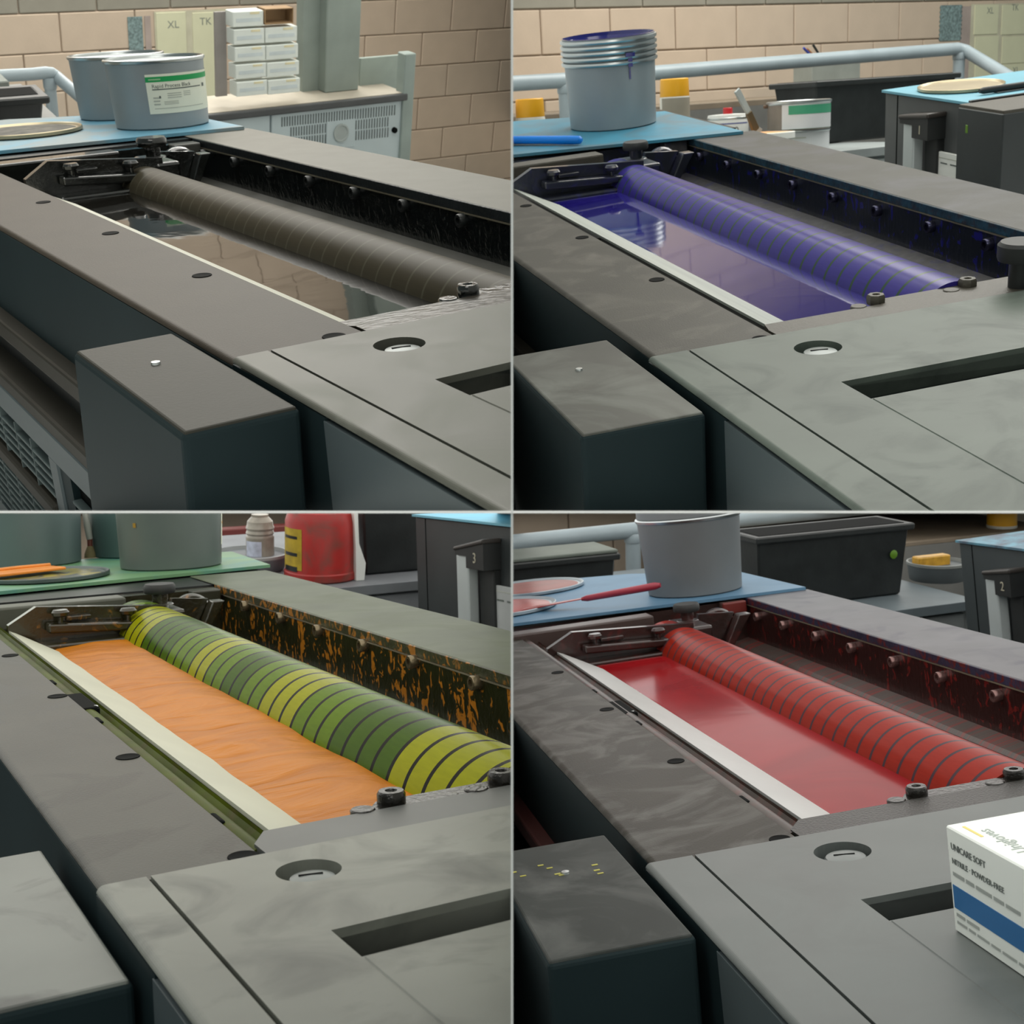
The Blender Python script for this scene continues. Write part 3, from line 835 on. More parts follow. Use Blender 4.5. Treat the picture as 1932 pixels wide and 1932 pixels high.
def curved(rf, a0, a1, h0, h1, off, n=24, m=1):
    def fn(u, v):
        a = a0 + (a1 - a0) * u
        h = h0 + (h1 - h0) * v
        r = rf(h) + off
        return (r * math.sin(a), -r * math.cos(a), h)
    return MB().grid(fn, n, m)

def wrap(mb, rf, off):
    """bend flat lettering (x = arc length, y = height) round a tin"""
    out = []
    for x, y, z in mb.v:
        r = rf(y)
        a = x / r
        rr = r + off + z
        out.append((rr * math.sin(a), -rr * math.cos(a), y))
    mb.v = out
    return mb

PAPER = mat('label_paper', (.72, .74, .62), .6, var=.02)
GREENP = mat('label_green', (.0, .30, .075), .5, var=.03)
PRINT = mat('label_print', (.10, .12, .11), .6)
PRINTL = mat('label_print_pale', (.42, .44, .38), .6)
TINB = mat('tin_blue_grey', (.29, .325, .34), .42, .35, var=.05)
TING = mat('tin_green_grey', (.12, .145, .135), .42, .35, var=.07)
TIND = mat('tin_grey', (.17, .185, .19), .5, .35, var=.05)
BLUEINK = mat('wet_blue_ink', (.01, .012, .16), .12, coat=.6)

def bucket(i, cx, front_y, rim, base, hpx, body, label, style='closed', group='ink tins on the presses', lean=0.):
    CUR[0] = i
    c, ph = stand_on(i, (cx, front_y), .0072)
    d = depth_of(i, c)
    s = d / FPX
    rb, rt, h = base / 2 * s, rim / 2 * s, hpx * s * 1.04
    f = Vector((math.cos(ph + math.pi / 2), math.sin(ph + math.pi / 2), 0))
    c = c + f * rb
    t = thing('ink_tin', BAY[i] @ T(*c) @ Matrix.Rotation(ph, 4, 'Z'), label, 'tin', group)
    A = dict(parent=t)
    rf = lambda z: rb + (rt * .965 - rb) * z / h
    if style == 'ribbed':
        rings = 5
        hs = h * .70
        put('tin_body', MB().lathe([(rb - .004, 0), (rb, .003), (rf(hs) - .001, hs), (rt * .955, h), (rt * .94, h), (rt * .93, h - .03)], 64), body, **A)
        for k in range(rings):
            z = hs + (h - hs) * (k + .5) / rings
            put('rim_rib', MB().lathe([(rt * .955, z - .006), (rt * .985, z - .0045), (rt, z - .001), (rt * .99, z + .0035), (rt * .955, z + .0045)], 64, caps=False), CHROME, **A)
        put('ink_fill', MB().lathe([(rt * .94, h - .004), (rt * .9, h - .014), (rt * .5, h - .02), (0, h - .022)], 48, caps=False), BLUEINK, **A)
        put('ink_smear', MB().lathe([(rt * .95, h - .001), (rt * .962, h + .0015), (rt * .94, h + .002), (rt * .93, h - .006)], 64, caps=False), BLUEINK, **A)
        dr = MB()
        a = math.asin(.42)
        dr.add(*[list(x) for x in [(curved(lambda q: rt * 1.0, a - .10, a + .10, hs + (h - hs) * .30, hs + (h - hs) * .44, .0015, 8).v), (curved(lambda q: rt, a - .1, a + .1, 0, 1, 0, 8).f)]], True)
        g2 = curved(lambda q: rt * .985, a - .05, a + .05, hs - .004, hs + (h - hs) * .32, .0012, 6)
        dr.add(g2.v, g2.f, True)
        g3 = curved(rf, a - .02, a + .018, hs - .032, hs, .0012, 4)
        dr.add(g3.v, g3.f, True)
        put('ink_drip', dr, BLUEINK, **A)
    else:
        put('tin_body', MB().lathe([(rb - .004, 0), (rb, .003), (rb + (rt * .965 - rb) * .97, h * .955), (rt * .965, h * .96)], 64), body, **A)
        put('tin_rim', MB().lathe([(rt * .955, h * .94), (rt * .985, h * .955), (rt, h * .985), (rt * .99, h), (rt * .965, h + .001), (rt * .945, h * .985), (rt * .94, h - .014)], 64, caps=False), CHROME, **A)
        put('tin_lid', MB().lathe([(rt * .945, h - .012), (rt * .80, h - .013), (rt * .78, h - .010), (rt * .3, h - .009), (0, h - .009)], 48, caps=False), ZINC, **A)
    return t, rf, h, rb, rt

def disc_lid(i, px, z, wpx, label, m, top=None, group=None, thick=.008):
    CUR[0] = i
    c, ph = stand_on(i, px, z)
    r = wpx / 2 * depth_of(i, c) / FPX
    t = thing('tin_cover', BAY[i] @ T(*c), label, 'lid', group)
    put('cover_disc', MB().lathe([(r * .97, 0), (r, .002), (r, thick), (r * .985, thick + .0015), (r * .96, thick), (r * .93, thick * .6), (r * .75, thick * .5), (0, thick * .5)], 56), m, parent=t)
    if top is not None:
        put('residue', MB().lathe([(r * .90, thick * .55), (r * .86, thick * .72), (r * .5, thick * .7), (0, thick * .74)], 40, caps=False), top, parent=t)
    return t, c, r

def sheet(i, pts, label, m, z=.004, th=.003):
    CUR[0] = i
    b = MB().prism([(p[0], p[1]) for p in pts], 2, z - .0035, z + th)
    return put('deck_sheet', b, m, label=label, cat='sheet')

BLUES = mat('blue_rubber_sheet', (.11, .29, .40), .5, var=.12, scale=7, dust=(.19, .25, .27), dscale=4, dthr=.50, soft=.06)
BLUES1 = mat('bright_blue_sheet', (.04, .22, .33), .48, var=.15, scale=7, dust=(.10, .16, .19), dscale=5, dthr=.56)
GREENS = mat('green_stained_sheet', (.13, .27, .13), .45, var=.15, scale=6, dust=(.07, .23, .19), dscale=5, dthr=.55)
BLUES3 = mat('pale_blue_sheet', (.09, .20, .31), .5, var=.1, scale=7, dust=(.06, .17, .28), dscale=5, dthr=.6)

# ------------------------------------------------------------------ trays and tins, upper left bay
sheet(0, [(-.35, 1.49), (.527, 1.425), (.53, 1.66), (.50, 1.90), (.2, 2.08), (-.35, 2.08)], 'grey-blue sheet under the two closed tins beside black ink', BLUES)
t, rf, h, rb, rt = bucket(0, 309, 245, 192, 176, 120, TINB, 'closed grey ink tin with green and white label, front one of two', 'closed')
a0, a1 = math.radians(-13), math.radians(97)
put('paper_label', curved(rf, a0, a1, h * .235, h * .80, .0008, 30), PAPER, parent=t)
put('green_band', curved(rf, a0, a1, h * .69, h * .765, .0012, 30), GREENP, parent=t)
put('print_line', curved(rf, a0 + .11, a0 + 1.25, h * .575, h * .59, .0012, 24), PRINT, parent=t)
put('print_line', curved(rf, a0 + .11, a0 + 1.3, h * .305, h * .315, .0012, 24), PRINTL, parent=t)
put('code_mark', curved(rf, a0 + 1.32, a0 + 1.42, h * .565, h * .615, .0012, 4), PRINT, parent=t)
put('label_lettering', wrap(text_mb('Rapid Process Black', .0105, .0002).move(T(-.012, h * .605, 0)), rf, .001), PRINT, parent=t)
put('band_mark', curved(rf, a0 + .06, a0 + .30, h * .715, h * .738, .0016, 8), mat('band_pale_print', (.25, .48, .25), .6), parent=t)
for q, (u0, u1, v0, v1) in enumerate([(.11, .24, .36, .50), (.32, .62, .36, .42), (.40, .70, .45, .54), (.75, .92, .47, .55)]):
    for w in range(3):
        put('print_block', curved(rf, a0 + u0, a0 + u1, h * (v0 + (v1 - v0) * w / 3), h * (v0 + (v1 - v0) * (w + .45) / 3), .0011, 6), PRINTL, parent=t)
put('hazard_mark', curved(rf, a0 + .23, a0 + .265, h * .455, h * .49, .0013, 3), PRINT, parent=t)
bucket(0, 237, 227, 181, 166, 110, TINB, 'closed grey ink tin without label, standing behind labelled tin', 'closed')
GOLD = mat('gilt_tin_lid', (.42, .36, .24), .35, .7, var=.1)
disc_lid(0, (45, 251), .008, 215, 'round gilt tin lid crusted with dried black ink, on the sheet', GOLD, mat('dry_black_crust', (.08, .075, .06), .7, var=.6, scale=30, bump=.5), 'loose tin lids on the presses')

# upper right
sheet(1, [(-.30, 1.50), (.592, 1.275), (.60, 1.77), (.25, 1.97), (-.3, 2.0)], 'bright blue sheet under the open tin beside blue ink', BLUES1)
bucket(1, 1158, 247, 184, 166, 158, TINB, 'open grey tin with ribbed rim and blue ink inside', 'ribbed')
CUR[0] = 1
ta, tb = PX(1, (930, 265), 2, .0185), PX(1, (1098, 264), 2, .0185)
bt = thing('ink_knife', BAY[1] @ T(*tb), 'bright blue handle of an ink knife lying on blue sheet', 'knife')
dv = (ta - tb)
put('handle', MB().tube([(0, 0, 0), dv * .02, dv * .1, dv * .55, dv], [.004, .009, .010, .010, .010], 16), mat('bright_blue_plastic', (.0, .20, .72), .3), parent=bt)
put('blade', MB().hexa([(dv.x * .08, dv.y * .08 - .006, -.0085), (dv.x * 1.1, dv.y * 1.1 - .02, -.0085), (dv.x * 1.1, dv.y * 1.1 + .02, -.0085), (dv.x * .08, dv.y * .08 + .006, -.0085)],
                       [(dv.x * .08, dv.y * .08 - .006, -.007), (dv.x * 1.1, dv.y * 1.1 - .02, -.007), (dv.x * 1.1, dv.y * 1.1 + .02, -.007), (dv.x * .08, dv.y * .08 + .006, -.007)]), TIND, parent=bt)

# lower left
sheet(2, [(-.35, 1.44), (.607, 1.60), (.64, 1.97), (.38, 2.05), (-.35, 2.05)], 'green stained sheet under the tins beside orange ink', GREENS)
t, rf, h, rb, rt = bucket(2, 324, 1077, 216, 192, 190, TING, 'tall green-grey tin with label edge, nearest to the orange ink', 'closed')
put('paper_label', curved(rf, math.radians(76), math.radians(130), h * .20, h * .9, .0008, 12), PAPER, parent=t)
put('green_band', curved(rf, math.radians(76), math.radians(130), h * .52, h * .57, .0012, 12), GREENP, parent=t)
put('orange_mark', curved(rf, math.radians(79), math.radians(95), h * .405, h * .43, .0012, 4), mat('orange_dot', (.6, .25, .02), .5), parent=t)
put('ink_fleck', curved(rf, math.radians(-42), math.radians(-38), h * .42, h * .465, .0012, 3), mat('ochre_fleck', (.30, .17, .01), .5), parent=t)
bucket(2, 56, 1072, 212, 194, 190, mat('tin_teal_grey', (.11, .145, .15), .42, .35, var=.06), 'tall teal-grey tin at the left behind the orange-smeared lid', 'closed')
bucket(2, 268, 1053, 205, 188, 190, mat('tin_dark_teal', (.07, .12, .115), .45, .3, var=.06), 'tall dark tin half hidden behind the green-grey tin', 'closed')  # third tin has a darker teal than the other two
OR = mat('smeared_orange_ink', (.72, .24, .03), .35, var=.2, bump=.4)
t, c, r = disc_lid(2, (85, 1089), .008, 235, 'dark tin lid smeared with yellow and orange ink', mat('dark_tin_lid', (.10, .12, .12), .35, .6), mat('yellow_smear', (.20, .17, .02), .35, var=.4, dust=(.05, .06, .06), dscale=14, dthr=.5, soft=.04), 'loose tin lids on the presses')
CUR[0] = 2
ka, kb = PX(2, (-50, 1091), 2, .02), PX(2, (108, 1073), 2, .02)
kd = (ka - kb)
kn = thing('ink_spatula', BAY[2] @ T(*kb), 'flat spatula blade coated in orange ink on dark lid', 'spatula')
pn = Vector((-kd.y, kd.x, 0)).normalized() * .034
put('blade', MB().hexa([-pn, kd - pn, kd + pn, pn], [-pn + Vector((0, 0, .006)), kd - pn + Vector((0, 0, .006)), kd + pn + Vector((0, 0, .006)), pn + Vector((0, 0, .006))], .002), OR, parent=kn)
put('ink_ridge', MB().tube([(-pn * .8 + Vector((0, 0, .007))), (kd * .4 - pn * .9 + Vector((0, 0, .008))), (kd - pn * .9 + Vector((0, 0, .007)))], .004, 8), OR, parent=kn)
bM = BAY[2] @ T(*PX(2, (171, 1052), 2, .008))
br = thing('paint_brush', bM, 'grey paint brush standing on its bristles between the tins', 'brush')
sb = depth_of(2, PX(2, (171, 1052), 2, .008)) / FPX
put('bristles', MB().lathe([(12 * sb, 0), (11 * sb, 8 * sb), (6 * sb, 20 * sb), (4 * sb, 24 * sb)], 16), mat('ochre_bristles', (.16, .13, .06), .8, bump=.8), parent=br)
put('ferrule', MB().lathe([(5 * sb, 22 * sb), (5 * sb, 36 * sb)], 16), mat('rusty_ferrule', (.14, .035, .025), .4), parent=br)
put('handle', MB().tube([(0, 0, 35 * sb), (-3 * sb, 0, 60 * sb), (-8 * sb, 0, 92 * sb)], [6 * sb, 7 * sb, 4 * sb], 12), mat('pale_grey_handle', (.34, .34, .31), .5), parent=br)

# lower right
sheet(3, [(-.35, 1.43), (.638, 1.33), (.63, 1.74), (.41, 1.97), (.12, 2.1), (-.35, 2.1)], 'pale blue sheet under the grey tin beside red ink', BLUES3)
t, rf, h, rb, rt = bucket(3, 1313, 1127, 207, 182, 144, TIND, 'grey tin with bright rim standing on pale blue sheet', 'closed')
put('lid_skirt', MB().lathe([(rt * .95, h), (rt * .965, h + .002), (rt * .965, h + .05), (rt * .9, h + .055), (0, h + .055)], 56, caps=False), TIND, parent=t)
REDI = mat('wet_red_ink', (.34, .02, .015), .3, var=.2)
disc_lid(3, (1000, 1112), .008, 205, 'upper of two steel lids coated with brownish red ink', ZINC, mat('brown_red_ink', (.22, .03, .02), .4, var=.2), 'loose tin lids on the presses')
disc_lid(3, (938, 1151), .008, 225, 'lower of two steel lids coated with bright red ink', ZINC, REDI, 'loose tin lids on the presses')
CUR[0] = 3
ra, rb_ = PX(3, (1050, 1139), 2, .022), PX(3, (1246, 1104), 2, .052)
rd = rb_ - ra
sp = thing('ink_spatula', BAY[3] @ T(*ra), 'red handled spatula resting on the red coated lid', 'spatula')
put('handle', MB().tube([rd * .25, rd * .3, rd * .6, rd * .95, rd], [.004, .007, .008, .0085, .005], 14), mat('dull_red_handle', (.30, .025, .045), .35), parent=sp)
pn = Vector((-rd.y, rd.x, 0)).normalized() * .022
up = Vector((0, 0, .002))
put('blade', MB().hexa([-rd * .35 - pn, rd * .28 - pn * .4, rd * .28 + pn * .4, -rd * .35 + pn], [-rd * .35 - pn + up, rd * .28 - pn * .4 + up, rd * .28 + pn * .4 + up, -rd * .35 + pn + up]), REDI, parent=sp)

# glove box on the lid of the red press
gz = .0042
gx0, gx1, gy0, gy1, gh = -.020, .115, -.70, -.443, .085
gb = thing('glove_box', BAY[3] @ T(gx0, gy1, gz), 'white glove carton with blue stripe standing on press lid', 'box')
put('carton', MB().box(0, gx1 - gx0, gy0 - gy1, 0, 0, gh, .0012, 1), mat('white_carton', (.86, .90, .86), .55, var=.01), parent=gb)
put('blue_stripe', MB().box(-.0004, .002, gy0 - gy1 + .002, -.0035, gh * .235, gh * .455), mat('carton_blue', (.018, .14, .36), .45, var=.05), parent=gb)
GT = mat('carton_grey_print', (.16, .18, .17), .6)
GT2 = mat('carton_pale_print', (.36, .39, .37), .6)
def on_left(mb, y, z):
    # flat lettering (x right, y up) onto the face x = 0 that looks to -x
    return mb.move(Matrix(((0, 0, -1, -.0004), (-1, 0, 0, y), (0, 1, 0, z), (0, 0, 0, 1))))
put('side_lettering', on_left(text_mb('UNICARE SOFT', .0075, .0002, spacing=.95), -.006, gh * .80), GT, parent=gb)
put('side_lettering', on_left(text_mb('NITRILE · POWDER-FREE', .0066, .0002), -.006, gh * .665), GT, parent=gb)
def print_dashes(ws, hgt, y, z):
    mb, x = MB(), 0.
    for w in ws:
        mb.box(x, x + w, 0, hgt, -.0001, .0002)
        x += w + .003
    put('print_dashes', on_left(mb, y, z), GT2, parent=gb)
print_dashes([.016, .011, .021, .013, .018], .0030, -.006, gh * .55)
print_dashes([.012, .017], .0026, -.006, gh * .165)
print_dashes([.014, .009, .016, .012, .018, .011], .0022, -.006, gh * .095)
# the name on top reads from the far side of the press
nm = text_mb('Unigloves', .0145, .0002).move(T(0, 0, 0))
put('top_lettering', nm.move(Matrix(((0, -1, 0, .0225), (1, 0, 0, -.080), (0, 0, 1, gh + .0002), (0, 0, 0, 1)))), mat('carton_top_grey', (.40, .45, .42), .6), parent=gb)
put('top_underline', MB().box(.0085, .0108, -.037, -.010, gh - .001, gh + .0004), mat('carton_yellow', (.85, .70, .22), .6), parent=gb)

# ------------------------------------------------------------------ neighbouring press units
GREYH = mat('grey_housing', (.085, .092, .092), .5, var=.08)
DARKH = mat('dark_housing', (.03, .036, .037), .5, var=.12)
def neighbour(i, x0, z0, ya, yb, bar, head, card, num, label, hm, sm, top_px=None):
    CUR[0] = i
    t = thing('press_housing', BAY[i], label, 'press housing', 'neighbouring press units')
    put('housing_wall', MB().box(x0, x0 + 1.0, ya, yb, -1.1, z0 - .006, .004, 1), hm, parent=t)
    put('wall_seam', MB().box(x0 - .0008, x0 + .01, yb - .065, yb - .061, -1.1, z0 - .01), HOLE, parent=t)
    put('deck_sheet', MB().box(x0 - .01, x0 + .9, ya + .0, yb, z0 - .006, z0), sm, parent=t)
    # numbered door handle
    q0, q1 = PX(i, (bar[0], bar[2]), 0, x0 - .03), PX(i, (bar[1], bar[2]), 0, x0 - .03)
    q2 = PX(i, (bar[0], bar[3]), 0, x0 - .03)
    ym, yM = min(q0.y, q1.y), max(q0.y, q1.y)
    hd = thing_part('door_handle', t)
    put('grip_bar', MB().box(x0 - .045, x0 - .015, ym, yM, q2.z - .5, q0.z, .004, 2), ALU, parent=hd)
    h0, h1 = PX(i, (head[0], head[2]), 0, x0 - .03), PX(i, (head[1], head[3]), 0, x0 - .03)
    hy0, hy1 = min(h0.y, h1.y), max(h0.y, h1.y)
    put('handle_head', MB().prism([(hy1 + .004, q0.z), (hy1 + .004, q0.z + .012), (hy0, h0.z), (hy0, h1.z), (ym, h1.z), (ym, q0.z)], 0, x0 - .05, x0 + .002), BLACKM, parent=hd)
    put('handle_cap', MB().hexa([(x0 - .054, hy1 + .008, q0.z + .010), (x0 - .054, hy0 - .004, h0.z - .004), (x0 + .0, hy0 - .004, h0.z - .004), (x0 + .0, hy1 + .008, q0.z + .010)],
                                [(x0 - .054, hy1 + .008, q0.z + .020), (x0 - .054, hy0 - .004, h0.z + .008), (x0 + .0, hy0 - .004, h0.z + .008), (x0 + .0, hy1 + .008, q0.z + .020)], .004), mat('brown_black_cap', (.04, .034, .03), .4), parent=hd)
    put('handle_strip', MB().box(x0 - .02, x0 + .002, hy0 + .004, ym - .012, q2.z - .5, h1.z, .002, 1), BLACKM, parent=hd)
    nh = (h0.z - h1.z) * .52
    nb = text_mb(num, nh, .0006, 'CENTER')
    put('handle_number', nb.move(Matrix(((0, 0, -1, x0 - .0505), (-1, 0, 0, (hy0 + ym) / 2), (0, 1, 0, h1.z + (h0.z - h1.z) * .22), (0, 0, 0, 1)))), mat('pale_number', (.45, .42, .32), .6), parent=hd)
    if card:
        c0, c1 = PX(i, (card[0], card[2]), 0, x0 - .012), PX(i, (card[1], card[3]), 0, x0 - .012)
        cd = thing_part('notice_card', t)
        cy0, cy1 = min(c0.y, c1.y), max(c0.y, c1.y)
        put('card', MB().box(x0 - .014, x0 - .006, cy0, cy1, c1.z - .1, c0.z, .001, 1), WHITE if i != 2 else mat('grey_card', (.40, .42, .42), .6), parent=cd)
        hgt = c0.z - c1.z
        for a, b, zt in ((.25, .5, .62), (.62, .9, .62)):
            put('card_mark', MB().box(x0 - .0148, x0 - .0138, cy1 - (cy1 - cy0) * b, cy1 - (cy1 - cy0) * a, c1.z + hgt * (zt - .05), c1.z + hgt * zt), PRINT, parent=cd)
        put('card_line', MB().box(x0 - .0148, x0 - .0138, cy0 + .004, cy1 - .004, c0.z - .014, c0.z - .0125), PRINTL, parent=cd)
    return t

SKY = mat('light_blue_sheet', (.13, .36, .46), .5, var=.08)
n1 = neighbour(1, 1.172, .0, 1.27, 1.66, (1714, 1734, 231, 326), (1713, 1763, 210, 264), (1765, 1812, 284, 345), '1', 'grey press housing with handle numbered 1 behind the blue press', GREYH, SKY)
CUR[0] = 1
hb = thing_part('dark_cover_box', n1)
put('cover_box', MB().box(1.132, 2.1, 1.09, 1.266, -1.2, -.006, .003, 1), DARKH, parent=hb)
put('cover_top', MB().box(1.134, 2.1, 1.092, 1.264, -.008, .0, .001, 1), BARM[1], parent=hb)
put('lime_fleck', MB().box(1.1312, 1.14, 1.222, 1.232, -.062, -.043, .001, 1), mat('lime_fleck', (.10, .22, .01), .5), parent=hb)
put('black_edge_tape', MB().box(1.165, 1.9, 1.262, 1.275, -.003, .004, .001, 1), BLACK, parent=n1)
disc_lid(1, (1813, 166), .001, 158, 'flat gilt tin lid lying on sky blue sheet of housing 1', GOLD, mat('gilt_inner', (.30, .25, .16), .5, .3), 'loose tin lids on the presses')
pa, pb = PX(1, (1848, 172), 2, .010), PX(1, (1990, 152), 2, .010)
kt = thing('ink_knife', BAY[1] @ T(*pa), 'black handled ink knife lying on sky blue sheet', 'knife')
pd = pb - pa
put('handle', MB().tube([(0, 0, 0), pd * .05, pd * .5, pd], [.005, .008, .008, .008], 12), BLACKM, parent=kt)
put('blade', MB().hexa([pd * .2 + Vector((0, -.014, -.0085)), pd * 1.1 + Vector((0, -.014, -.0085)), pd * 1.1 + Vector((0, .01, -.0085)), pd * .2 + Vector((0, .01, -.0085))],
                       [pd * .2 + Vector((0, -.014, -.007)), pd * 1.1 + Vector((0, -.014, -.007)), pd * 1.1 + Vector((0, .01, -.007)), pd * .2 + Vector((0, .01, -.007))]), TIND, parent=kt)
neighbour(2, 1.20, .061, 1.15, 2.1, (870, 892, 1045, 1168), (872, 926, 1015, 1076), (926, 980, 1102, 1180), '3', 'dark press housing with handle numbered 3 behind the orange press', DARKH, SKY)
neighbour(3, 1.285, .0, 1.2, 1.80, (1868, 1889, 1090, 1205), (1869, 1922, 1070, 1126), (1922, 1960, 1148, 1200), '2', 'slate press housing with handle numbered 2 behind the red press', mat('slate_housing', (.045, .055, .058), .5, var=.08), mat('dull_blue_sheet', (.10, .26, .34), .5, var=.3, dust=(.06, .06, .09), dscale=6, dthr=.5))

# ------------------------------------------------------------------ background, upper left bay
i = CUR[0] = 0
def rail(i, M, path, r, posts, label, foot):
    t = thing('handrail', M, label, 'handrail')
    put('rail_tube', MB().tube(path, r, 18), RAILPAINT, parent=t)
    for (x, z) in posts:
        put('post', MB().tube([(x, 0, z), (x, 0, foot)], r * .95, 16), RAILPAINT, parent=t)
        put('post_collar', MB().lathe([(r * 1.02, z - .035), (r * 1.10, z - .03), (r * 1.10, z - .008), (r * 1.0, z)], 18, (x, 0, 0), caps=False), RAILPAINT, parent=t)
    return t
M = BG(0, (93, 136), 3.9)
pts = [(-120, 149), (60, 140), (86, 137), (97, 138), (106, 144), (160, 190)]
path = []
for k, q in enumerate(pts):
    x, z = BGP(0, M, q)
    path.append((x, -.35 if k == 5 else 0, z))
x, z = BGP(0, M, (93, 145))
rail(0, M, path, .0185, [(x, z)], 'grey tubular handrail bending down at left of the two tins', -1.0)
def crate(i, M, w, d, h, taper, m, label, cat='crate', name='storage_crate', rim=.012, mark=None):
    t = thing(name, M, label, cat)
    a = taper
    put('shell', MB().hexa([(a, a, 0), (w - a, a, 0), (w - a, d - a, 0), (a, d - a, 0)], [(0, 0, h), (w, 0, h), (w, d, h), (0, d, h)], .006, 1), m, parent=t)
    put('rim', MB().box(-rim, w + rim, -rim, d + rim, h - .02, h, .004, 1), m, parent=t)
    put('opening', MB().box(.012, w - .012, .012, d - .012, h - .001, h + .0012), HOLE, parent=t)
    return t
BLACKP = mat('black_crate_plastic', (.016, .019, .019), .42, var=.25, scale=18, bump=.2)
Mb = BG(0, (-60, 249), 3.38)
x0, z0 = BGP(0, Mb, (-60, 190)); x1, _ = BGP(0, Mb, (84, 190))
bench0 = thing('side_bench', BG(0, (-120, 258), 3.33), 'low bench behind tins carrying black crate', 'bench')
put('bench_top', MB().box(-.3, .34, 0, .4, -.04, 0, .004, 1), mat('bench_grey', (.2, .2, .19), .6), parent=bench0)
for xx in (-.25, .28):
    put('leg', MB().box(xx, xx + .05, .05, .1, -1.0, -.04), RAILPAINT, parent=bench0)
crate(0, Mb @ T(x0, 0, .0), x1 - x0, .09, z0, .01, BLACKP, 'black plastic crate under the handrail left of tins')
xg0, zg0 = BGP(0, Mb, (-60, 158), .25); xg1, _ = BGP(0, Mb, (18, 158), .25)
put('grey_carton', MB().box(xg0, xg1, .25, .36, .0, zg0, .003, 1), mat('grey_carton_card', (.20, .22, .20), .7), M=Mb, label='grey carton standing behind black crate under handrail', cat='carton')

# cabinet with counter
def BGV(i, p, depth, vp):
    s = VPV[i]; VPV[i] = vp
    M = BG(i, p, depth)
    VPV[i] = s
    return M
Mc = BGV(0, (580, 197), 4.7, (3900, -157, 500))
cb = thing('counter_cabinet', Mc, 'pale blue-grey cabinet with slotted vents under dark edged counter', 'cabinet')
xl, _ = BGP(0, Mc, (330, 215)); xr, zr_ = BGP(0, Mc, (764, 178))
xs_, _ = BGP(0, Mc, (511, 240))
CABM = mat('pale_blue_grey_panel', (.42, .49, .51), .5, var=.04)
put('cabinet_body', MB().box(xl, xr, .012, .20, -1.0, -.022), CABM, parent=cb)
put('door_panel', MB().box(xl, xs_ - .004, 0, .014, -.95, -.024, .002, 1), CABM, parent=cb)
put('door_panel', MB().box(xs_ + .004, xr - .004, 0, .014, -.95, -.024, .002, 1), CABM, parent=cb)
put('counter_edge', MB().box(xl, xr + .005, -.015, .02, -.022, .004, .005, 2), mat('dark_counter_edge', (.055, .058, .06), .5), parent=cb)
put('counter_top', MB().box(xl, xr, .0, .20, -.006, .006), mat('beige_counter', (.42, .38, .31), .6), parent=cb)
put('side_post', MB().box(BGP(0, Mc, (757, 200))[0], BGP(0, Mc, (777, 200))[0], -.01, .04, -1.0, BGP(0, Mc, (767, 101))[1], .003, 1), mat('grey_green_steel', (.24, .29, .27), .5), parent=cb)
vs = MB()
def slots(xa, xb, ytop, ybot, n):
    for k in range(n):
        u = xa + (xb - xa) * k / (n - 1)
        f = (u - 532) / (745 - 532)
        ya_, yb_ = ytop - 23 * f, ybot - 22 * f
        x, za = BGP(0, Mc, (u, ya_)); _, zb_ = BGP(0, Mc, (u, yb_))
        vs.box(x - .0024, x + .0024, -.0012, .004, zb_, za)
slots(532, 745, 221, 239, 44)
slots(549, 614, 242, 259, 14); slots(549, 614, 262, 279, 14)
slots(672, 732, 242, 259, 13); slots(672, 732, 262, 279, 13)
put('vent_slots', vs, mat('dark_slot', (.09, .11, .11), .6), parent=cb, kind='stuff')
xa, za = BGP(0, Mc, (616, 230)); xb, zb_ = BGP(0, Mc, (668, 276))
put('dial_plate', MB().box(xa, xb, -.003, .003, zb_, za, .001, 1), CABM, parent=cb)
xd, zd = BGP(0, Mc, (642, 250))
put('dial_ring', MB().lathe([(.034, 0), (.034, -.006), (.028, -.006), (.027, -.003), (0, -.003)], 32, (xd, -.003, zd), 1), mat('dial_grey', (.34, .38, .37), .5), parent=cb)
xk, zk = BGP(0, Mc, (743, 245))
put('door_knob', MB().lathe([(.011, .002), (.011, -.010), (.008, -.014), (0, -.014)], 20, (xk, 0, zk), 1), HOLE, parent=cb)
# steel column and plate behind the counter
Mk = BGV(0, (614, 166), 4.83, (3900, -157, 500))
x2, _ = BGP(0, Mk, (679, 100))
put('steel_column', MB().box(-.0, x2, 0, .09, -.02, 1.1, .004, 1).box(-.072, .002, .045, .09, -.02, 1.1), mat('grey_green_column', (.22, .26, .235), .55, var=.08), M=Mk, label='grey-green steel column standing on counter beside white cartons', cat='column')
xa, za = BGP(0, Mk, (680, 110), .05); xb, zb_ = BGP(0, Mk, (768, 165), .05)
put('splash_panel', MB().box(xa, xb, .05, .065, zb_, za, .002, 1), mat('grey_green_plate', (.27, .32, .29), .5, var=.1), M=Mk, label='grey-green steel plate on counter right of the column', cat='panel')
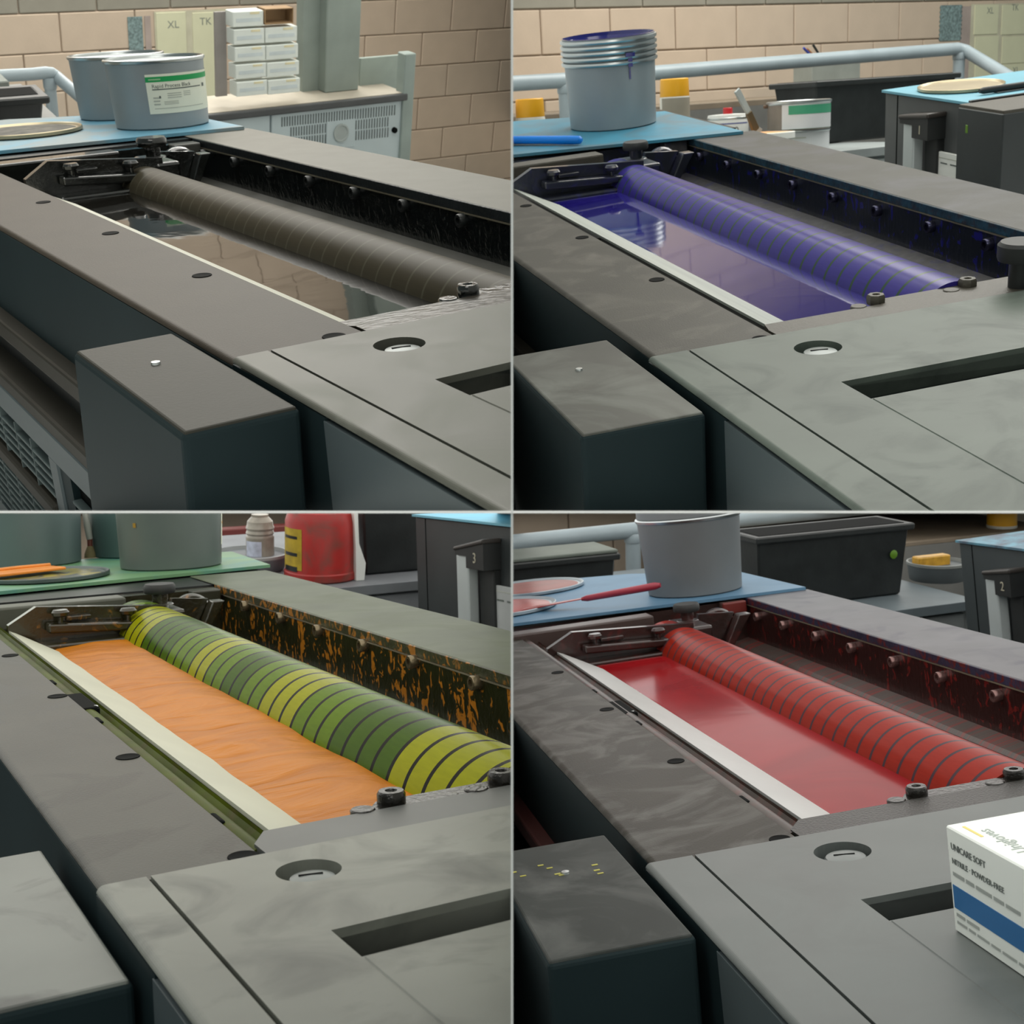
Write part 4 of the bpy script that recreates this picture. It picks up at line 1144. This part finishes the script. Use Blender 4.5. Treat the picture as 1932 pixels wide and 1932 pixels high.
# white cartons
Mw = BGV(0, (440, 187), 4.5, (3900, -157, 500))
CART = mat('white_carton_card', (.66, .70, .66), .6, var=.04)
Lw = ['bottom', 'second from bottom', 'middle', 'second from top', 'top']
px_h = [183, 150, 118, 86, 53, 20]
for col, (pa_, pb_, top) in enumerate(((441, 499, 5), (500, 561, 4))):
    for k in range(top):
        dx = 6 * (1 - k / 5)
        sh = 0 if col == 0 else -4
        xa, za = BGP(0, Mw, (pa_ + dx, px_h[k] + sh)); xb, zb_ = BGP(0, Mw, (pb_ + dx, px_h[k + 1] + sh))
        nme = Lw[k] if col == 0 else ['bottom', 'second from bottom', 'second from top', 'top'][k]
        side = 'left' if col == 0 else 'right'
        c = thing('paper_carton', Mw @ T(xa, .002 * k, za), 'white carton, %s of %s column on the counter' % (nme, side), 'carton', 'white cartons stacked on the counter')
        put('carton_shell', MB().box(0, xb - xa - .001, 0, .05, 0, zb_ - za - .001, .002, 1), CART, parent=c)
        put('carton_band', MB().box(.012, (xb - xa) * .9, -.0006, .002, (zb_ - za) * .30, (zb_ - za) * .55), mat('faint_blue_print', (.54, .60, .61), .6), parent=c)
        put('carton_tag', MB().box((xb - xa) * .55, (xb - xa) * .85, -.0007, .002, (zb_ - za) * .78, (zb_ - za) * .92), mat('faint_yellow_print', (.68, .62, .40), .6), parent=c)
xa, za = BGP(0, Mw, (501, 47)); xb, zb_ = BGP(0, Mw, (555, 15))
oc = thing('open_carton', Mw @ T(xa, .004, za), 'open brown carton lying on top of white carton column', 'carton')
ww, hh = xb - xa, zb_ - za
BRN = mat('brown_card', (.30, .19, .095), .75, var=.1)
put('carton_wall', MB().box(0, ww, 0, .05, -.001, .003), BRN, parent=oc)
put('carton_wall', MB().box(0, ww, 0, .05, hh - .003, hh), BRN, parent=oc)
put('carton_wall', MB().box(0, .003, 0, .05, 0, hh), BRN, parent=oc)
put('carton_wall', MB().box(ww - .003, ww, 0, .05, 0, hh), BRN, parent=oc)
put('carton_back', MB().box(0, ww, .047, .05, 0, hh), BRN, parent=oc)
xa, za = BGP(0, Mw, (424, 190)); xb, zb_ = BGP(0, Mw, (443, 28))
put('carton_side_shade', MB().box(xa, xb, .055, .065, -.003, zb_, .001, 1), mat('mauve_grey_shade', (.26, .24, .225), .7), M=Mw, label='mauve-grey strip standing for shaded left side of white cartons', cat='board')  # strip added for the dark shaded side of the cartons

# wall charts
CARDY = mat('pale_yellow_card', (.60, .60, .42), .65, var=.03)
CARDB = mat('chart_backing', (.50, .48, .36), .65)
BLUEP = mat('blue_patterned_paper', (.17, .24, .24), .65, var=.5, scale=70)
def chart(i, M, rect, colx, rowy, heads, label):
    (ax, ay), (bx, by) = rect
    xa, za = BGP(i, M, (ax, ay)); xb, zb_ = BGP(i, M, (bx, by))
    t = thing('wall_chart', M, label, 'chart')
    put('chart_sheet', MB().box(xa, xb, -.004, 0, zb_, za), CARDB, parent=t)
    for (ca, cb_) in colx:
        for (ra_, rb2) in rowy:
            x0_, z0_ = BGP(i, M, (ca, ra_)); x1_, z1_ = BGP(i, M, (cb_, rb2))
            put('chart_card', MB().box(x0_, x1_, -.008, -.003, z1_, z0_, .001, 1), CARDY, parent=t)
    for (s, hx, hy, sz) in heads:
        x0_, z0_ = BGP(i, M, (hx, hy))
        put('chart_lettering', text_mb(s, sz, .0004, 'CENTER').move(Matrix(((1, 0, 0, x0_), (0, 0, -1, -.0085), (0, 1, 0, z0_), (0, 0, 0, 1)))), mat('chart_grey_print', (.20, .22, .19), .6), parent=t)
    return t
Ms = BG(0, (111, 24), 6.6) @ T(0, -.002, 0)
chart(0, Ms, ((290, 22), (428, 192)), [(293, 352), (362, 424)], [(24, 108), (111, 190)], [('XL', 326, 52, .055), ('TK', 387, 46, .055)], 'pale yellow chart with letters XL and TK behind the tins')
xa, za = BGP(0, Ms, (240, 32)); xb, zb_ = BGP(0, Ms, (271, 95))
put('patterned_paper', MB().box(xa, xb, -.003, 0, zb_, za), BLUEP, M=Ms, label='blue patterned paper strip pinned left of the pale chart', cat='paper')
xa, za = BGP(0, Ms, (272, 30)); xb, zb_ = BGP(0, Ms, (289, 150))
put('mauve_paper', MB().box(xa, xb, -.003, 0, zb_, za), mat('mauve_paper', (.36, .30, .27), .7), M=Ms, label='mauve paper strip between patterned paper and pale chart', cat='paper')

# ------------------------------------------------------------------ background, upper right bay
i = CUR[0] = 1
Mt = BG(1, (1500, 290), 4.15)
def bench(i, M, x0, x1, d, label, top_m, front=None, drawers=0):
    t = thing('work_bench', M, label, 'bench')
    put('bench_top', MB().box(x0, x1, -.06, d, -.03, -.0015, .001, 1), top_m, parent=t)
    put('bench_body', MB().box(x0 + .02, x1 - .02, -.03, d - .02, -1.0, -.03), front or CABM, parent=t)
    n = max(drawers, 1)
    for k in range(n):
        xa_ = x0 + .03 + (x1 - x0 - .06) * k / n
        xb_ = x0 + .03 + (x1 - x0 - .06) * (k + 1) / n - .012
        put('drawer_front', MB().box(xa_, xb_, -.045, -.028, -.13, -.04, .003, 1), front or CABM, parent=t)
        put('drawer_front', MB().box(xa_, xb_, -.045, -.028, -.5, -.14, .003, 1), front or CABM, parent=t)
    return t
xbl, _ = BGP(1, Mt, (900, 300)); xbr, _ = BGP(1, Mt, (1740, 300))
bench(1, Mt, xbl, xbr, .82, 'pale grey work bench behind the blue press carrying cans', mat('pale_bench_top', (.26, .29, .29), .5), mat('pale_bench_front', (.50, .54, .53), .5), 4)
def on(i, M, px, yoff):
    return BGP(i, M, px, yoff)
def pxr(i, M, a, b, y, yoff):
    x0_, _ = BGP(i, M, (a, y), yoff); x1_, _ = BGP(i, M, (b, y), yoff)
    return (x0_ + x1_) / 2, (x1_ - x0_) / 2
# stacked cans
cx_, r_ = pxr(1, Mt, 1481, 1550, 262, .10)
zt = BGP(1, Mt, (1515, 246), .10 - r_)[1]
c = thing('paint_can', Mt @ T(cx_, .10, 0) @ facing(Mt, cx_, .1), 'lower white can of the stacked pair on bench', 'can', 'cans on the bench')
put('can_body', MB().lathe([(r_ * .97, 0), (r_, .003), (r_, zt - .006)], 40), mat('white_can_wrap', (.60, .62, .63), .5, var=.05), parent=c)
put('can_rim', MB().lathe([(r_, zt - .008), (r_ * 1.04, zt - .005), (r_ * 1.04, zt - .001), (r_ * .98, zt), (r_ * .9, zt - .004), (0, zt - .004)], 40), CHROME, parent=c)
put('can_print', curved(lambda q: r_, -.6, .1, zt * .62, zt * .68, .0006, 8), PRINTL, parent=c)
cx2, r2 = pxr(1, Mt, 1464, 1549, 215, .10)
zt2 = BGP(1, Mt, (1505, 192), .10 - r2)[1]
c = thing('paint_can', Mt @ T(cx2, .10, zt + .001) @ facing(Mt, cx2, .1), 'upper can with green and white label of the stacked pair', 'can', 'cans on the bench')
H2 = zt2 - zt
put('can_body', MB().lathe([(r2 * .97, 0), (r2, .003), (r2, H2 - .008)], 40), mat('brown_tin', (.22, .19, .16), .4, .4), parent=c)
put('can_wrap', curved(lambda q: r2, -.55, 1.6, .004, H2 * .93, .0006, 20), mat('white_can_wrap', (.60, .62, .63), .5), parent=c)
put('green_band', curved(lambda q: r2, -.32, 1.6, H2 * .55, H2 * .86, .0012, 16), mat('can_green', (.05, .30, .17), .5), parent=c)
put('base_band', curved(lambda q: r2, -.3, 1.6, .004, H2 * .05, .0012, 12), mat('can_green', (.05, .30, .17), .5), parent=c)
put('can_rim', MB().lathe([(r2, H2 - .010), (r2 * 1.04, H2 - .006), (r2 * 1.04, H2), (r2 * .97, H2 + .002), (r2 * .9, H2 - .003), (r2 * .5, H2 - .002), (0, H2 - .002)], 40), CHROME, parent=c)
put('wire_ear', MB().box(-r2 * 1.12, -r2 * .93, -.02, .012, H2 * .80, H2 * .92, .002, 1), mat('rust_brown', (.12, .07, .04), .6), parent=c)
# white tub
cx3, r3 = pxr(1, Mt, 1388, 1482, 255, .0)
zt3 = BGP(1, Mt, (1436, 254), -r3)[1]
c = thing('plastic_tub', Mt @ T(cx3, .0, 0), 'white plastic tub of pale orange paste on the bench', 'tub')
put('tub_body', MB().lathe([(r3 * .85, 0), (r3 * .9, .003), (r3 * .96, zt3 - .02)], 44), WHITE, parent=c)
put('tub_rim', MB().lathe([(r3 * .95, zt3 - .022), (r3, zt3 - .018), (r3, zt3), (r3 * .93, zt3 + .001), (r3 * .92, zt3 - .01)], 44, caps=False), WHITE, parent=c)
put('orange_paste', MB().lathe([(r3 * .92, zt3 - .006), (r3 * .85, zt3 - .001), (r3 * .4, zt3 + .003), (0, zt3 + .004)], 36, caps=False), mat('pale_orange_paste', (.62, .33, .14), .6, var=.1, bump=.4), parent=c)
# brush in the tub
b0 = BGP(1, Mt, (1426, 246), 0); b1 = BGP(1, Mt, (1412, 212), 0); b2 = BGP(1, Mt, (1390, 170), 0)
br = thing('paint_brush', Mt @ T(b0[0], 0, b0[1]), 'grey handled paint brush standing in the white tub', 'brush')
def flat(p, q, w0, w1, th):
    p, q = Vector((p[0] - b0[0], 0, p[1] - b0[1])), Vector((q[0] - b0[0], 0, q[1] - b0[1]))
    n = Vector(((q - p).z, 0, -(q - p).x)).normalized()
    e = Vector((0, th, 0))
    return MB().hexa([p - n * w0 - e, p + n * w0 - e, p + n * w0 + e, p - n * w0 + e], [q - n * w1 - e, q + n * w1 - e, q + n * w1 + e, q - n * w1 + e], .001, 1)
put('bristles', flat(BGP(1, Mt, (1432, 252), 0), b0, .016, .013, .006), mat('grey_bristles', (.30, .31, .29), .8), parent=br)
put('ferrule', flat(b0, b1, .013, .010, .006), mat('brown_ferrule', (.12, .09, .05), .4, .4), parent=br)
put('handle', flat(b1, b2, .010, .011, .004), mat('grey_brush_handle', (.38, .42, .41), .5), parent=br)
# solvent can
cx4, r4 = pxr(1, Mt, 1344, 1402, 225, .25)
zt4 = BGP(1, Mt, (1374, 216), .25)[1]
c = thing('solvent_can', Mt @ T(cx4, .25, 0) @ facing(Mt, cx4, .25), 'small white can marked 100 with red screw cap', 'can')
put('can_body', MB().lathe([(r4 * .97, 0), (r4, .003), (r4, zt4 - .008), (r4 * .96, zt4), (r4 * .4, zt4 + .002), (0, zt4 + .002)], 40), mat('white_can', (.66, .68, .66), .4), parent=c)
put('can_seam', MB().lathe([(r4, zt4 - .016), (r4 * 1.02, zt4 - .014), (r4 * 1.02, zt4 - .010), (r4, zt4 - .008)], 40, caps=False), CHROME, parent=c)
put('blue_line', curved(lambda q: r4, -.5, 1.2, zt4 - .030, zt4 - .026, .0006, 12), mat('can_blue_line', (.10, .12, .30), .5), parent=c)
put('red_cap', MB().lathe([(.0155, zt4), (.0155, zt4 + .020), (.014, zt4 + .022), (0, zt4 + .022)], 20, (.0, 0, 0)), mat('red_cap', (.45, .015, .02), .35), parent=c)
put('can_lettering', wrap(text_mb('100', .034, .0003, 'CENTER').move(T(.012, zt4 - .062, 0)), lambda q: r4, .0006), PRINT, parent=c)
# spray cans with yellow caps
YEL = mat('yellow_cap', (.80, .40, .015), .4, var=.04)
def spray(i, M, a, b, ycap, yneck, yoff, body, label, label2=None):
    cxx, rr = pxr(i, M, a, b, ycap, yoff)
    z1_ = BGP(i, M, ((a + b) / 2, ycap), yoff)[1]; z0_ = BGP(i, M, ((a + b) / 2, yneck), yoff)[1]
    c = thing('spray_can', M @ T(cxx, yoff, 0) @ facing(M, cxx, yoff), label, 'spray can', 'spray cans with yellow caps')
    put('can_body', MB().lathe([(rr * .96, 0), (rr, .003), (rr, z0_ - .006), (rr * .94, z0_)], 32), body, parent=c)
    put('cap', MB().lathe([(rr * .96, z0_ - .002), (rr * .98, z0_), (rr * .94, z1_ - .003), (rr * .88, z1_), (0, z1_)], 32), YEL, parent=c)
    return c, rr, z0_
spray(1, Mt, 975, 1022, 186, 220, .10, mat('white_spray_body', (.62, .62, .56), .4), 'white spray can with yellow cap left of the open tin')
c, rr, z0_ = spray(1, Mt, 1250, 1294, 148, 181, .15, mat('white_spray_body', (.62, .62, .56), .4), 'spray can with yellow cap and grey patch right of open tin')
put('grey_patch', curved(lambda q: rr, -1.0, 1.4, z0_ * .38, z0_ * .97, .0006, 16), mat('grey_patch', (.27, .25, .20), .5), parent=c)
# black bin and grey pen bin
xa, za = BGP(1, Mt, (1540, 153), .34); xb, _ = BGP(1, Mt, (1806, 140), .34)
crate(1, Mt @ T(xa, .34, 0), xb - xa, .22, za, .028, BLACKP, 'large black plastic bin on the bench behind stacked cans', 'bin', 'plastic_bin')
Ml = BG(1, (1300, 196), 5.3)
xa, za = BGP(1, Ml, (1532, 112), .15); xb, _ = BGP(1, Ml, (1624, 112), .15)
pbn = thing('pen_bin', Ml @ T(xa, .15, 0), 'grey square bin holding pens behind the handrail', 'bin')
put('bin_wall', MB().box(0, xb - xa, 0, .12, 0, za, .004, 1), mat('grey_bin', (.22, .24, .22), .5), parent=pbn)
for (u0, v0, u1, v1, cc, nmp) in ((1516, 86, 1545, 116, (.03, .05, .30), 'blue'), (1522, 88, 1552, 116, (.30, .13, .05), 'brown'), (1534, 80, 1556, 116, (.015, .02, .02), 'black')):
    p0 = BGP(1, Ml, (u0, v0), .2); p1 = BGP(1, Ml, (u1, v1), .2)
    pen = put('pen', MB().tube([(0, 0, 0), (p0[0] - p1[0], 0, p0[1] - p1[1])], .0055, 10), mat('pen_' + nmp, cc, .4), M=Ml @ T(p1[0], .2, p1[1] - .01), label='%s pen leaning out of the grey square bin' % nmp, cat='pen')
# handrail
Mr = BG(1, (1066, 150), 4.75)
pts = [(880, 163), (1060, 152), (1400, 124), (1780, 94), (1806, 92), (1822, 96), (1915, 152), (1990, 198)]
path = []
for k, q in enumerate(pts):
    yo = [0, 0, 0, 0, 0, -.02, -.35, -.6][k]
    x, z = BGP(1, Mr, q, yo)
    path.append((x, yo, z))
xq, zq = BGP(1, Mr, (1066, 158)); xw, zw = BGP(1, Mr, (1810, 97))
rail(1, Mr, path, .0275, [(xq, zq), (xw, zw)], 'long grey tubular handrail crossing behind the blue ink tin', -1.0)
# ledge along the wall
Ml = BG(1, (1300, 196), 5.3)
xa, za = BGP(1, Ml, (930, 200)); xb, _ = BGP(1, Ml, (1680, 190))
lt_ = thing('wall_ledge', Ml, 'brown ledge running along the block wall above bench', 'ledge')
put('ledge_top', MB().box(xa, xb, 0, 1.1, -.03, 0, .004, 1), mat('brown_ledge_top', (.20, .16, .115), .7, var=.15), parent=lt_)
put('ledge_front', MB().box(xa, xb, .0, .05, -1.0, -.025), mat('grey_ledge_front', (.16, .16, .15), .7), parent=lt_)
# chart on the wall at the right
Mv = BG(1, (1390, 10), 6.5) @ T(0, -.002, 0)
chart(1, Mv, ((1832, 8), (1990, 150)), [(1838, 1880), (1890, 1932), (1942, 1985)], [(10, 64), (70, 118), (122, 148)], [('XL', 1866, 26, .05), ('TK', 1913, 20, .05), ('XL', 1914, 138, .05)], 'pale yellow chart with letters XL and TK beyond handrail end')
xa, za = BGP(1, Mv, (1775, 10)); xb, zb_ = BGP(1, Mv, (1811, 76))
sc_ = []
nn = 8
for k in range(nn * 2 + 1):
    sc_.append((xb + (.012 if k % 2 else 0), za + (zb_ - za) * k / (nn * 2)))
for k in range(nn * 2, -1, -1):
    sc_.append((xa - (.008 if k % 2 else 0), za + (zb_ - za) * k / (nn * 2)))
put('patterned_paper', MB().prism(sc_, 1, -.003, 0), BLUEP, M=Mv, label='blue scalloped paper strip on wall above the handrail end', cat='paper')
xa, za = BGP(1, Mv, (1814, 12)); xb, zb_ = BGP(1, Mv, (1830, 150))
put('mauve_paper', MB().box(xa, xb, -.003, 0, zb_, za), mat('mauve_paper', (.36, .30, .27), .7), M=Mv, label='mauve paper strip beside the blue scalloped paper', cat='paper')

# ------------------------------------------------------------------ background, lower left bay
i = CUR[0] = 2
Mt = BG(2, (700, 1094), 3.75)
xbl, _ = BGP(2, Mt, (400, 1110)); xbr, _ = BGP(2, Mt, (824, 1090))
bench(2, Mt, xbl, xbr, .9, 'grey drawer bench behind the orange press carrying red canister', mat('grey_bench_top', (.20, .215, .23), .5), mat('grey_drawers', (.30, .32, .34), .5), 3)
cx_, r_ = pxr(2, Mt, 541, 669, 1050, .10)
zt = BGP(2, Mt, (600, 930), .1)[1]
c = thing('fuel_canister', Mt @ T(cx_, .10, 0) @ facing(Mt, cx_, .1), 'worn red canister with yellow sticker on the grey bench', 'canister')
REDC = mat('worn_red_paint', (.36, .02, .016), .4, var=.15, scale=14, dust=(.16, .055, .04), dscale=9, dthr=.58)
put('canister_body', MB().lathe([(r_ * .96, 0), (r_, .006), (r_, .02), (r_ * .985, .026), (r_ * .985, zt * .68), (r_ * .9, zt * .80), (r_ * .45, zt * .92), (r_ * .4, zt)], 48), REDC, parent=c)
put('base_ring', MB().lathe([(r_ * .99, .0), (r_ * 1.02, .004), (r_ * 1.02, .022), (r_ * .98, .026)], 48, caps=False), REDC, parent=c)
YS = mat('yellow_sticker', (.42, .30, .015), .5, var=.25, scale=30)
put('sticker', curved(lambda q: r_ * .985, -1.45, -.55, .035, zt * .62, .001, 12), YS, parent=c)
for h0, h1 in ((.50, .57), (.30, .38), (.12, .24)):
    put('sticker_print', curved(lambda q: r_ * .985, -1.3, -.7, zt * h0, zt * (h0 + (h1 - h0) * .5), .0015, 8), BLACK, parent=c)
# grey bin with jar beside it
cx5, r5 = pxr(2, Mt, 400, 541, 1050, .30)
zt5 = BGP(2, Mt, (470, 1056), .30 - r5)[1]
c = thing('round_bin', Mt @ T(cx5, .30, 0), 'round grey bin left of the red canister', 'bin')
put('bin_wall', MB().lathe([(r5 * .85, 0), (r5 * .88, .003), (r5 * .97, zt5 - .01)], 44), mat('grey_round_bin', (.17, .185, .20), .5), parent=c)
put('bin_rim', MB().lathe([(r5 * .96, zt5 - .012), (r5, zt5 - .008), (r5, zt5), (r5 * .94, zt5 + .001), (r5 * .92, zt5 - .02), (r5 * .88, zt5 - .03), (0, zt5 - .03)], 44, caps=False), mat('pale_bin_rim', (.34, .36, .36), .5), parent=c)
cx6, r6 = pxr(2, Mt, 465, 516, 1010, .30)
z6b = zt5 - .028
z6t = BGP(2, Mt, (490, 970), .30)[1]
c = thing('glass_jar', Mt @ T(cx6, .30, z6b) @ facing(Mt, cx6, .3), 'cloudy ribbed jar with blue-white label in round bin', 'jar')
hj = z6t - z6b
put('jar_wall', MB().lathe([(r6 * .9, 0), (r6, .004), (r6, hj * .5), (r6 * 1.0, hj * .52), (r6 * .93, hj * .56), (r6, hj * .6), (r6 * .93, hj * .66), (r6, hj * .71), (r6 * .93, hj * .77), (r6 * .9, hj * .85), (r6 * .6, hj * .95), (r6 * .6, hj)], 32), mat('cloudy_jar', (.30, .28, .23), .2, var=.3, scale=20), parent=c)
put('jar_label', curved(lambda q: r6, -1.2, .1, hj * .05, hj * .45, .001, 10), mat('blue_white_label', (.46, .50, .60), .5, var=.2, scale=60), parent=c)
xa, za = BGP(2, Mt, (684, 940), .05); xb, _ = BGP(2, Mt, (826, 940), .05)
crate(2, Mt @ T(xa, .05, 0), xb - xa, .42, za, .02, BLACKP, 'tall black bin on grey bench right of the red canister', 'bin', 'plastic_bin')
xa, za = BGP(2, Mt, (668, 968), .005); xb, zb_ = BGP(2, Mt, (690, 1085), .005)
put('white_rag', MB().prism([(xa, za), (xa + .012, za), (xa + .016, za * .55), (xb, .05), (xb - .004, .0), (xa + .008, .0), (xa + .006, za * .5)], 1, .005, .03), WHITE, M=Mt, label='strip of white rag between red canister and black bin', cat='rag')
Mp = BG(2, (470, 1006), 4.9)
xa, za = BGP(2, Mp, (410, 1000)); xb, zb_ = BGP(2, Mp, (600, 1012))
put('red_beam', MB().box(xa, xb, 0, .06, zb_ - .0, za + .0, .004, 1).box(xa + .02, xa + .06, .0, .05, -1.0, zb_).box(xb - .06, xb - .02, .0, .05, -1.0, zb_), mat('dull_red_paint', (.17, .035, .03), .5), M=Mp, label='dull red rack beam in front of the wall behind jar', cat='rack')

# ------------------------------------------------------------------ background, lower right bay
i = CUR[0] = 3
Mt = BG(3, (1600, 1152), 3.75)
xbl, _ = BGP(3, Mt, (1400, 1200)); xbr, _ = BGP(3, Mt, (1822, 1140))
bench(3, Mt, xbl, xbr, .9, 'slate work bench behind the red press carrying black bin', mat('slate_bench_top', (.13, .16, .175), .5), mat('pale_grey_drawers', (.24, .26, .26), .5), 4)
xa, za = BGP(3, Mt, (1430, 1014), .10); xb, _ = BGP(3, Mt, (1716, 1000), .10)
bb = crate(3, Mt @ T(xa, .10, 0), xb - xa, .16, za, .016, BLACKP, 'wide black bin with lime fleck on slate bench', 'bin', 'plastic_bin')
xf, zf = BGP(3, Mt, (1686, 1046), .10)
put('lime_fleck', MB().lathe([(.014, .0), (.012, -.001), (0, -.0015)], 9, (xf - xa, -.001, zf), 1), mat('lime_fleck', (.10, .22, .01), .5), parent=bb)
cx7, r7 = pxr(3, Mt, 1722, 1812, 1085, .25)
zt7 = BGP(3, Mt, (1768, 1072), .25 - r7)[1]
c = thing('round_bin', Mt @ T(cx7, .25, 0), 'round grey bin between black bin and housing 2', 'bin')
put('bin_wall', MB().lathe([(r7 * .88, 0), (r7 * .9, .003), (r7 * .97, zt7 - .01)], 44), mat('slate_round_bin', (.09, .105, .11), .5), parent=c)
put('bin_rim', MB().lathe([(r7 * .96, zt7 - .012), (r7, zt7 - .008), (r7, zt7), (r7 * .94, zt7 + .001), (r7 * .92, zt7 - .02), (0, zt7 - .03)], 44, caps=False), mat('grey_bin_rim', (.22, .235, .225), .5), parent=c)
xa, za = BGP(3, Mt, (1727, 1051), .25); xb, zb_ = BGP(3, Mt, (1786, 1075), .25)
put('yellow_carton', MB().box(xa, xb, .23, .27, zt7 - .029, za, .004, 1), mat('amber_carton', (.55, .30, .03), .4, var=.25, scale=40), M=Mt, label='amber yellow carton lying in the round grey bin', cat='carton')
Mr = BG(3, (1190, 1000), 4.75)
path = []
for q in [(860, 1036), (968, 1024), (1190, 1001), (1420, 978), (1660, 955)]:
    x, z = BGP(3, Mr, q)
    path.append((x, 0, z))
xq, zq = BGP(3, Mr, (1194, 1006))
rail(3, Mr, path, .03, [(xq, zq)], 'grey tubular handrail crossing behind the grey tin', -1.1)
Mq = BG(3, (968, 1112), 3.85)
xa, za = BGP(3, Mq, (930, 1066)); xb, _ = BGP(3, Mq, (1162, 1066))
bq = thing('side_bench', Mq, 'low bench behind pale blue sheet carrying flat black crate', 'bench')
put('bench_top', MB().box(xa - .05, xb + .05, -.02, .42, -.05, -.012, .004, 1), mat('bench_grey', (.2, .2, .19), .6), parent=bq)
for xx in (xa, xb - .05):
    put('leg', MB().box(xx, xx + .05, .05, .1, -1.0, -.05), RAILPAINT, parent=bq)
cr_ = crate(3, Mq @ T(xa, 0, -.012), xb - xa, .16, za + .012, .006, BLACKP, 'flat black crate with grey-green lid under handrail')
put('crate_lid', MB().box(-.006, xb - xa + .006, -.006, .166, za + .0125, za + .024, .003, 1), mat('grey_green_lid', (.12, .14, .12), .6, var=.15), parent=cr_)
# ledge and shelf pieces at right
Ml = BG(3, (1720, 1022), 5.0)
xa, za = BGP(3, Ml, (1380, 1040)); xb, _ = BGP(3, Ml, (1990, 1000))
lt_ = thing('wall_ledge', Ml, 'grey-brown ledge along the wall behind the wide black bin', 'ledge')
put('ledge_top', MB().box(xa, xb, 0, .7, -.02, 0, .004, 1), mat('brown_ledge_top', (.20, .16, .115), .7), parent=lt_)
put('ledge_front', MB().box(xa, xb, -.005, .05, -1.0, -.018), mat('grey_ledge_front', (.16, .16, .15), .7), parent=lt_)
cxx, rr = pxr(3, Ml, 1868, 1912, 990, .10)
z1_ = BGP(3, Ml, (1890, 950), .10)[1]; z0_ = BGP(3, Ml, (1890, 1006), .10)[1]
c = thing('spray_can', Ml @ T(cxx, .10, 0), 'white spray can with yellow cap on ledge above housing 2', 'spray can', 'spray cans with yellow caps')
put('can_body', MB().lathe([(rr * .97, 0), (rr, .003), (rr, max(z0_, .01)), (rr * .94, max(z0_, .01) + .003)], 32), mat('white_spray_body', (.62, .62, .56), .4), parent=c)
put('cap', MB().lathe([(rr * .97, max(z0_, .01)), (rr * .97, z1_ - .003), (rr * .9, z1_), (0, z1_)], 32), YEL, parent=c)

# ------------------------------------------------------------------ trim every bay at the partition and the slab it stands against
bpy.context.view_layer.update()
inv = CAMW.inverted()
for o, i in list(SETOF.items()):
    if o.type != 'MESH':
        continue
    sx, sy = (-1 if i % 2 == 0 else 1), (1 if i < 2 else -1)
    K = inv @ o.matrix_world
    kinds = []
    for axis, sg in ((0, sx), (1, sy)):
        ds = [(K @ v.co)[axis] * sg - EPS for v in o.data.vertices]
        if min(ds) < -1e-6:
            kinds.append((axis, sg, max(ds)))
    if not kinds:
        continue
    if any(k[2] <= 0 for k in kinds):
        for c in list(o.children):
            pass
        bpy.data.objects.remove(o)
        continue
    me = o.data.copy()
    o.data = me
    b = bmesh.new()
    b.from_mesh(me)
    Ki = K.inverted()
    for axis, sg, _ in kinds:
        n = Vector((0, 0, 0)); n[axis] = sg
        co = Ki @ (n * EPS)
        no = (K.to_3x3().transposed() @ n).normalized()
        bmesh.ops.bisect_plane(b, geom=list(b.verts) + list(b.edges) + list(b.faces), plane_co=co, plane_no=no, clear_inner=True, dist=1e-7)
    nf = len(b.faces)
    b.to_mesh(me)
    b.free()
    if nf == 0:
        bpy.data.objects.remove(o)
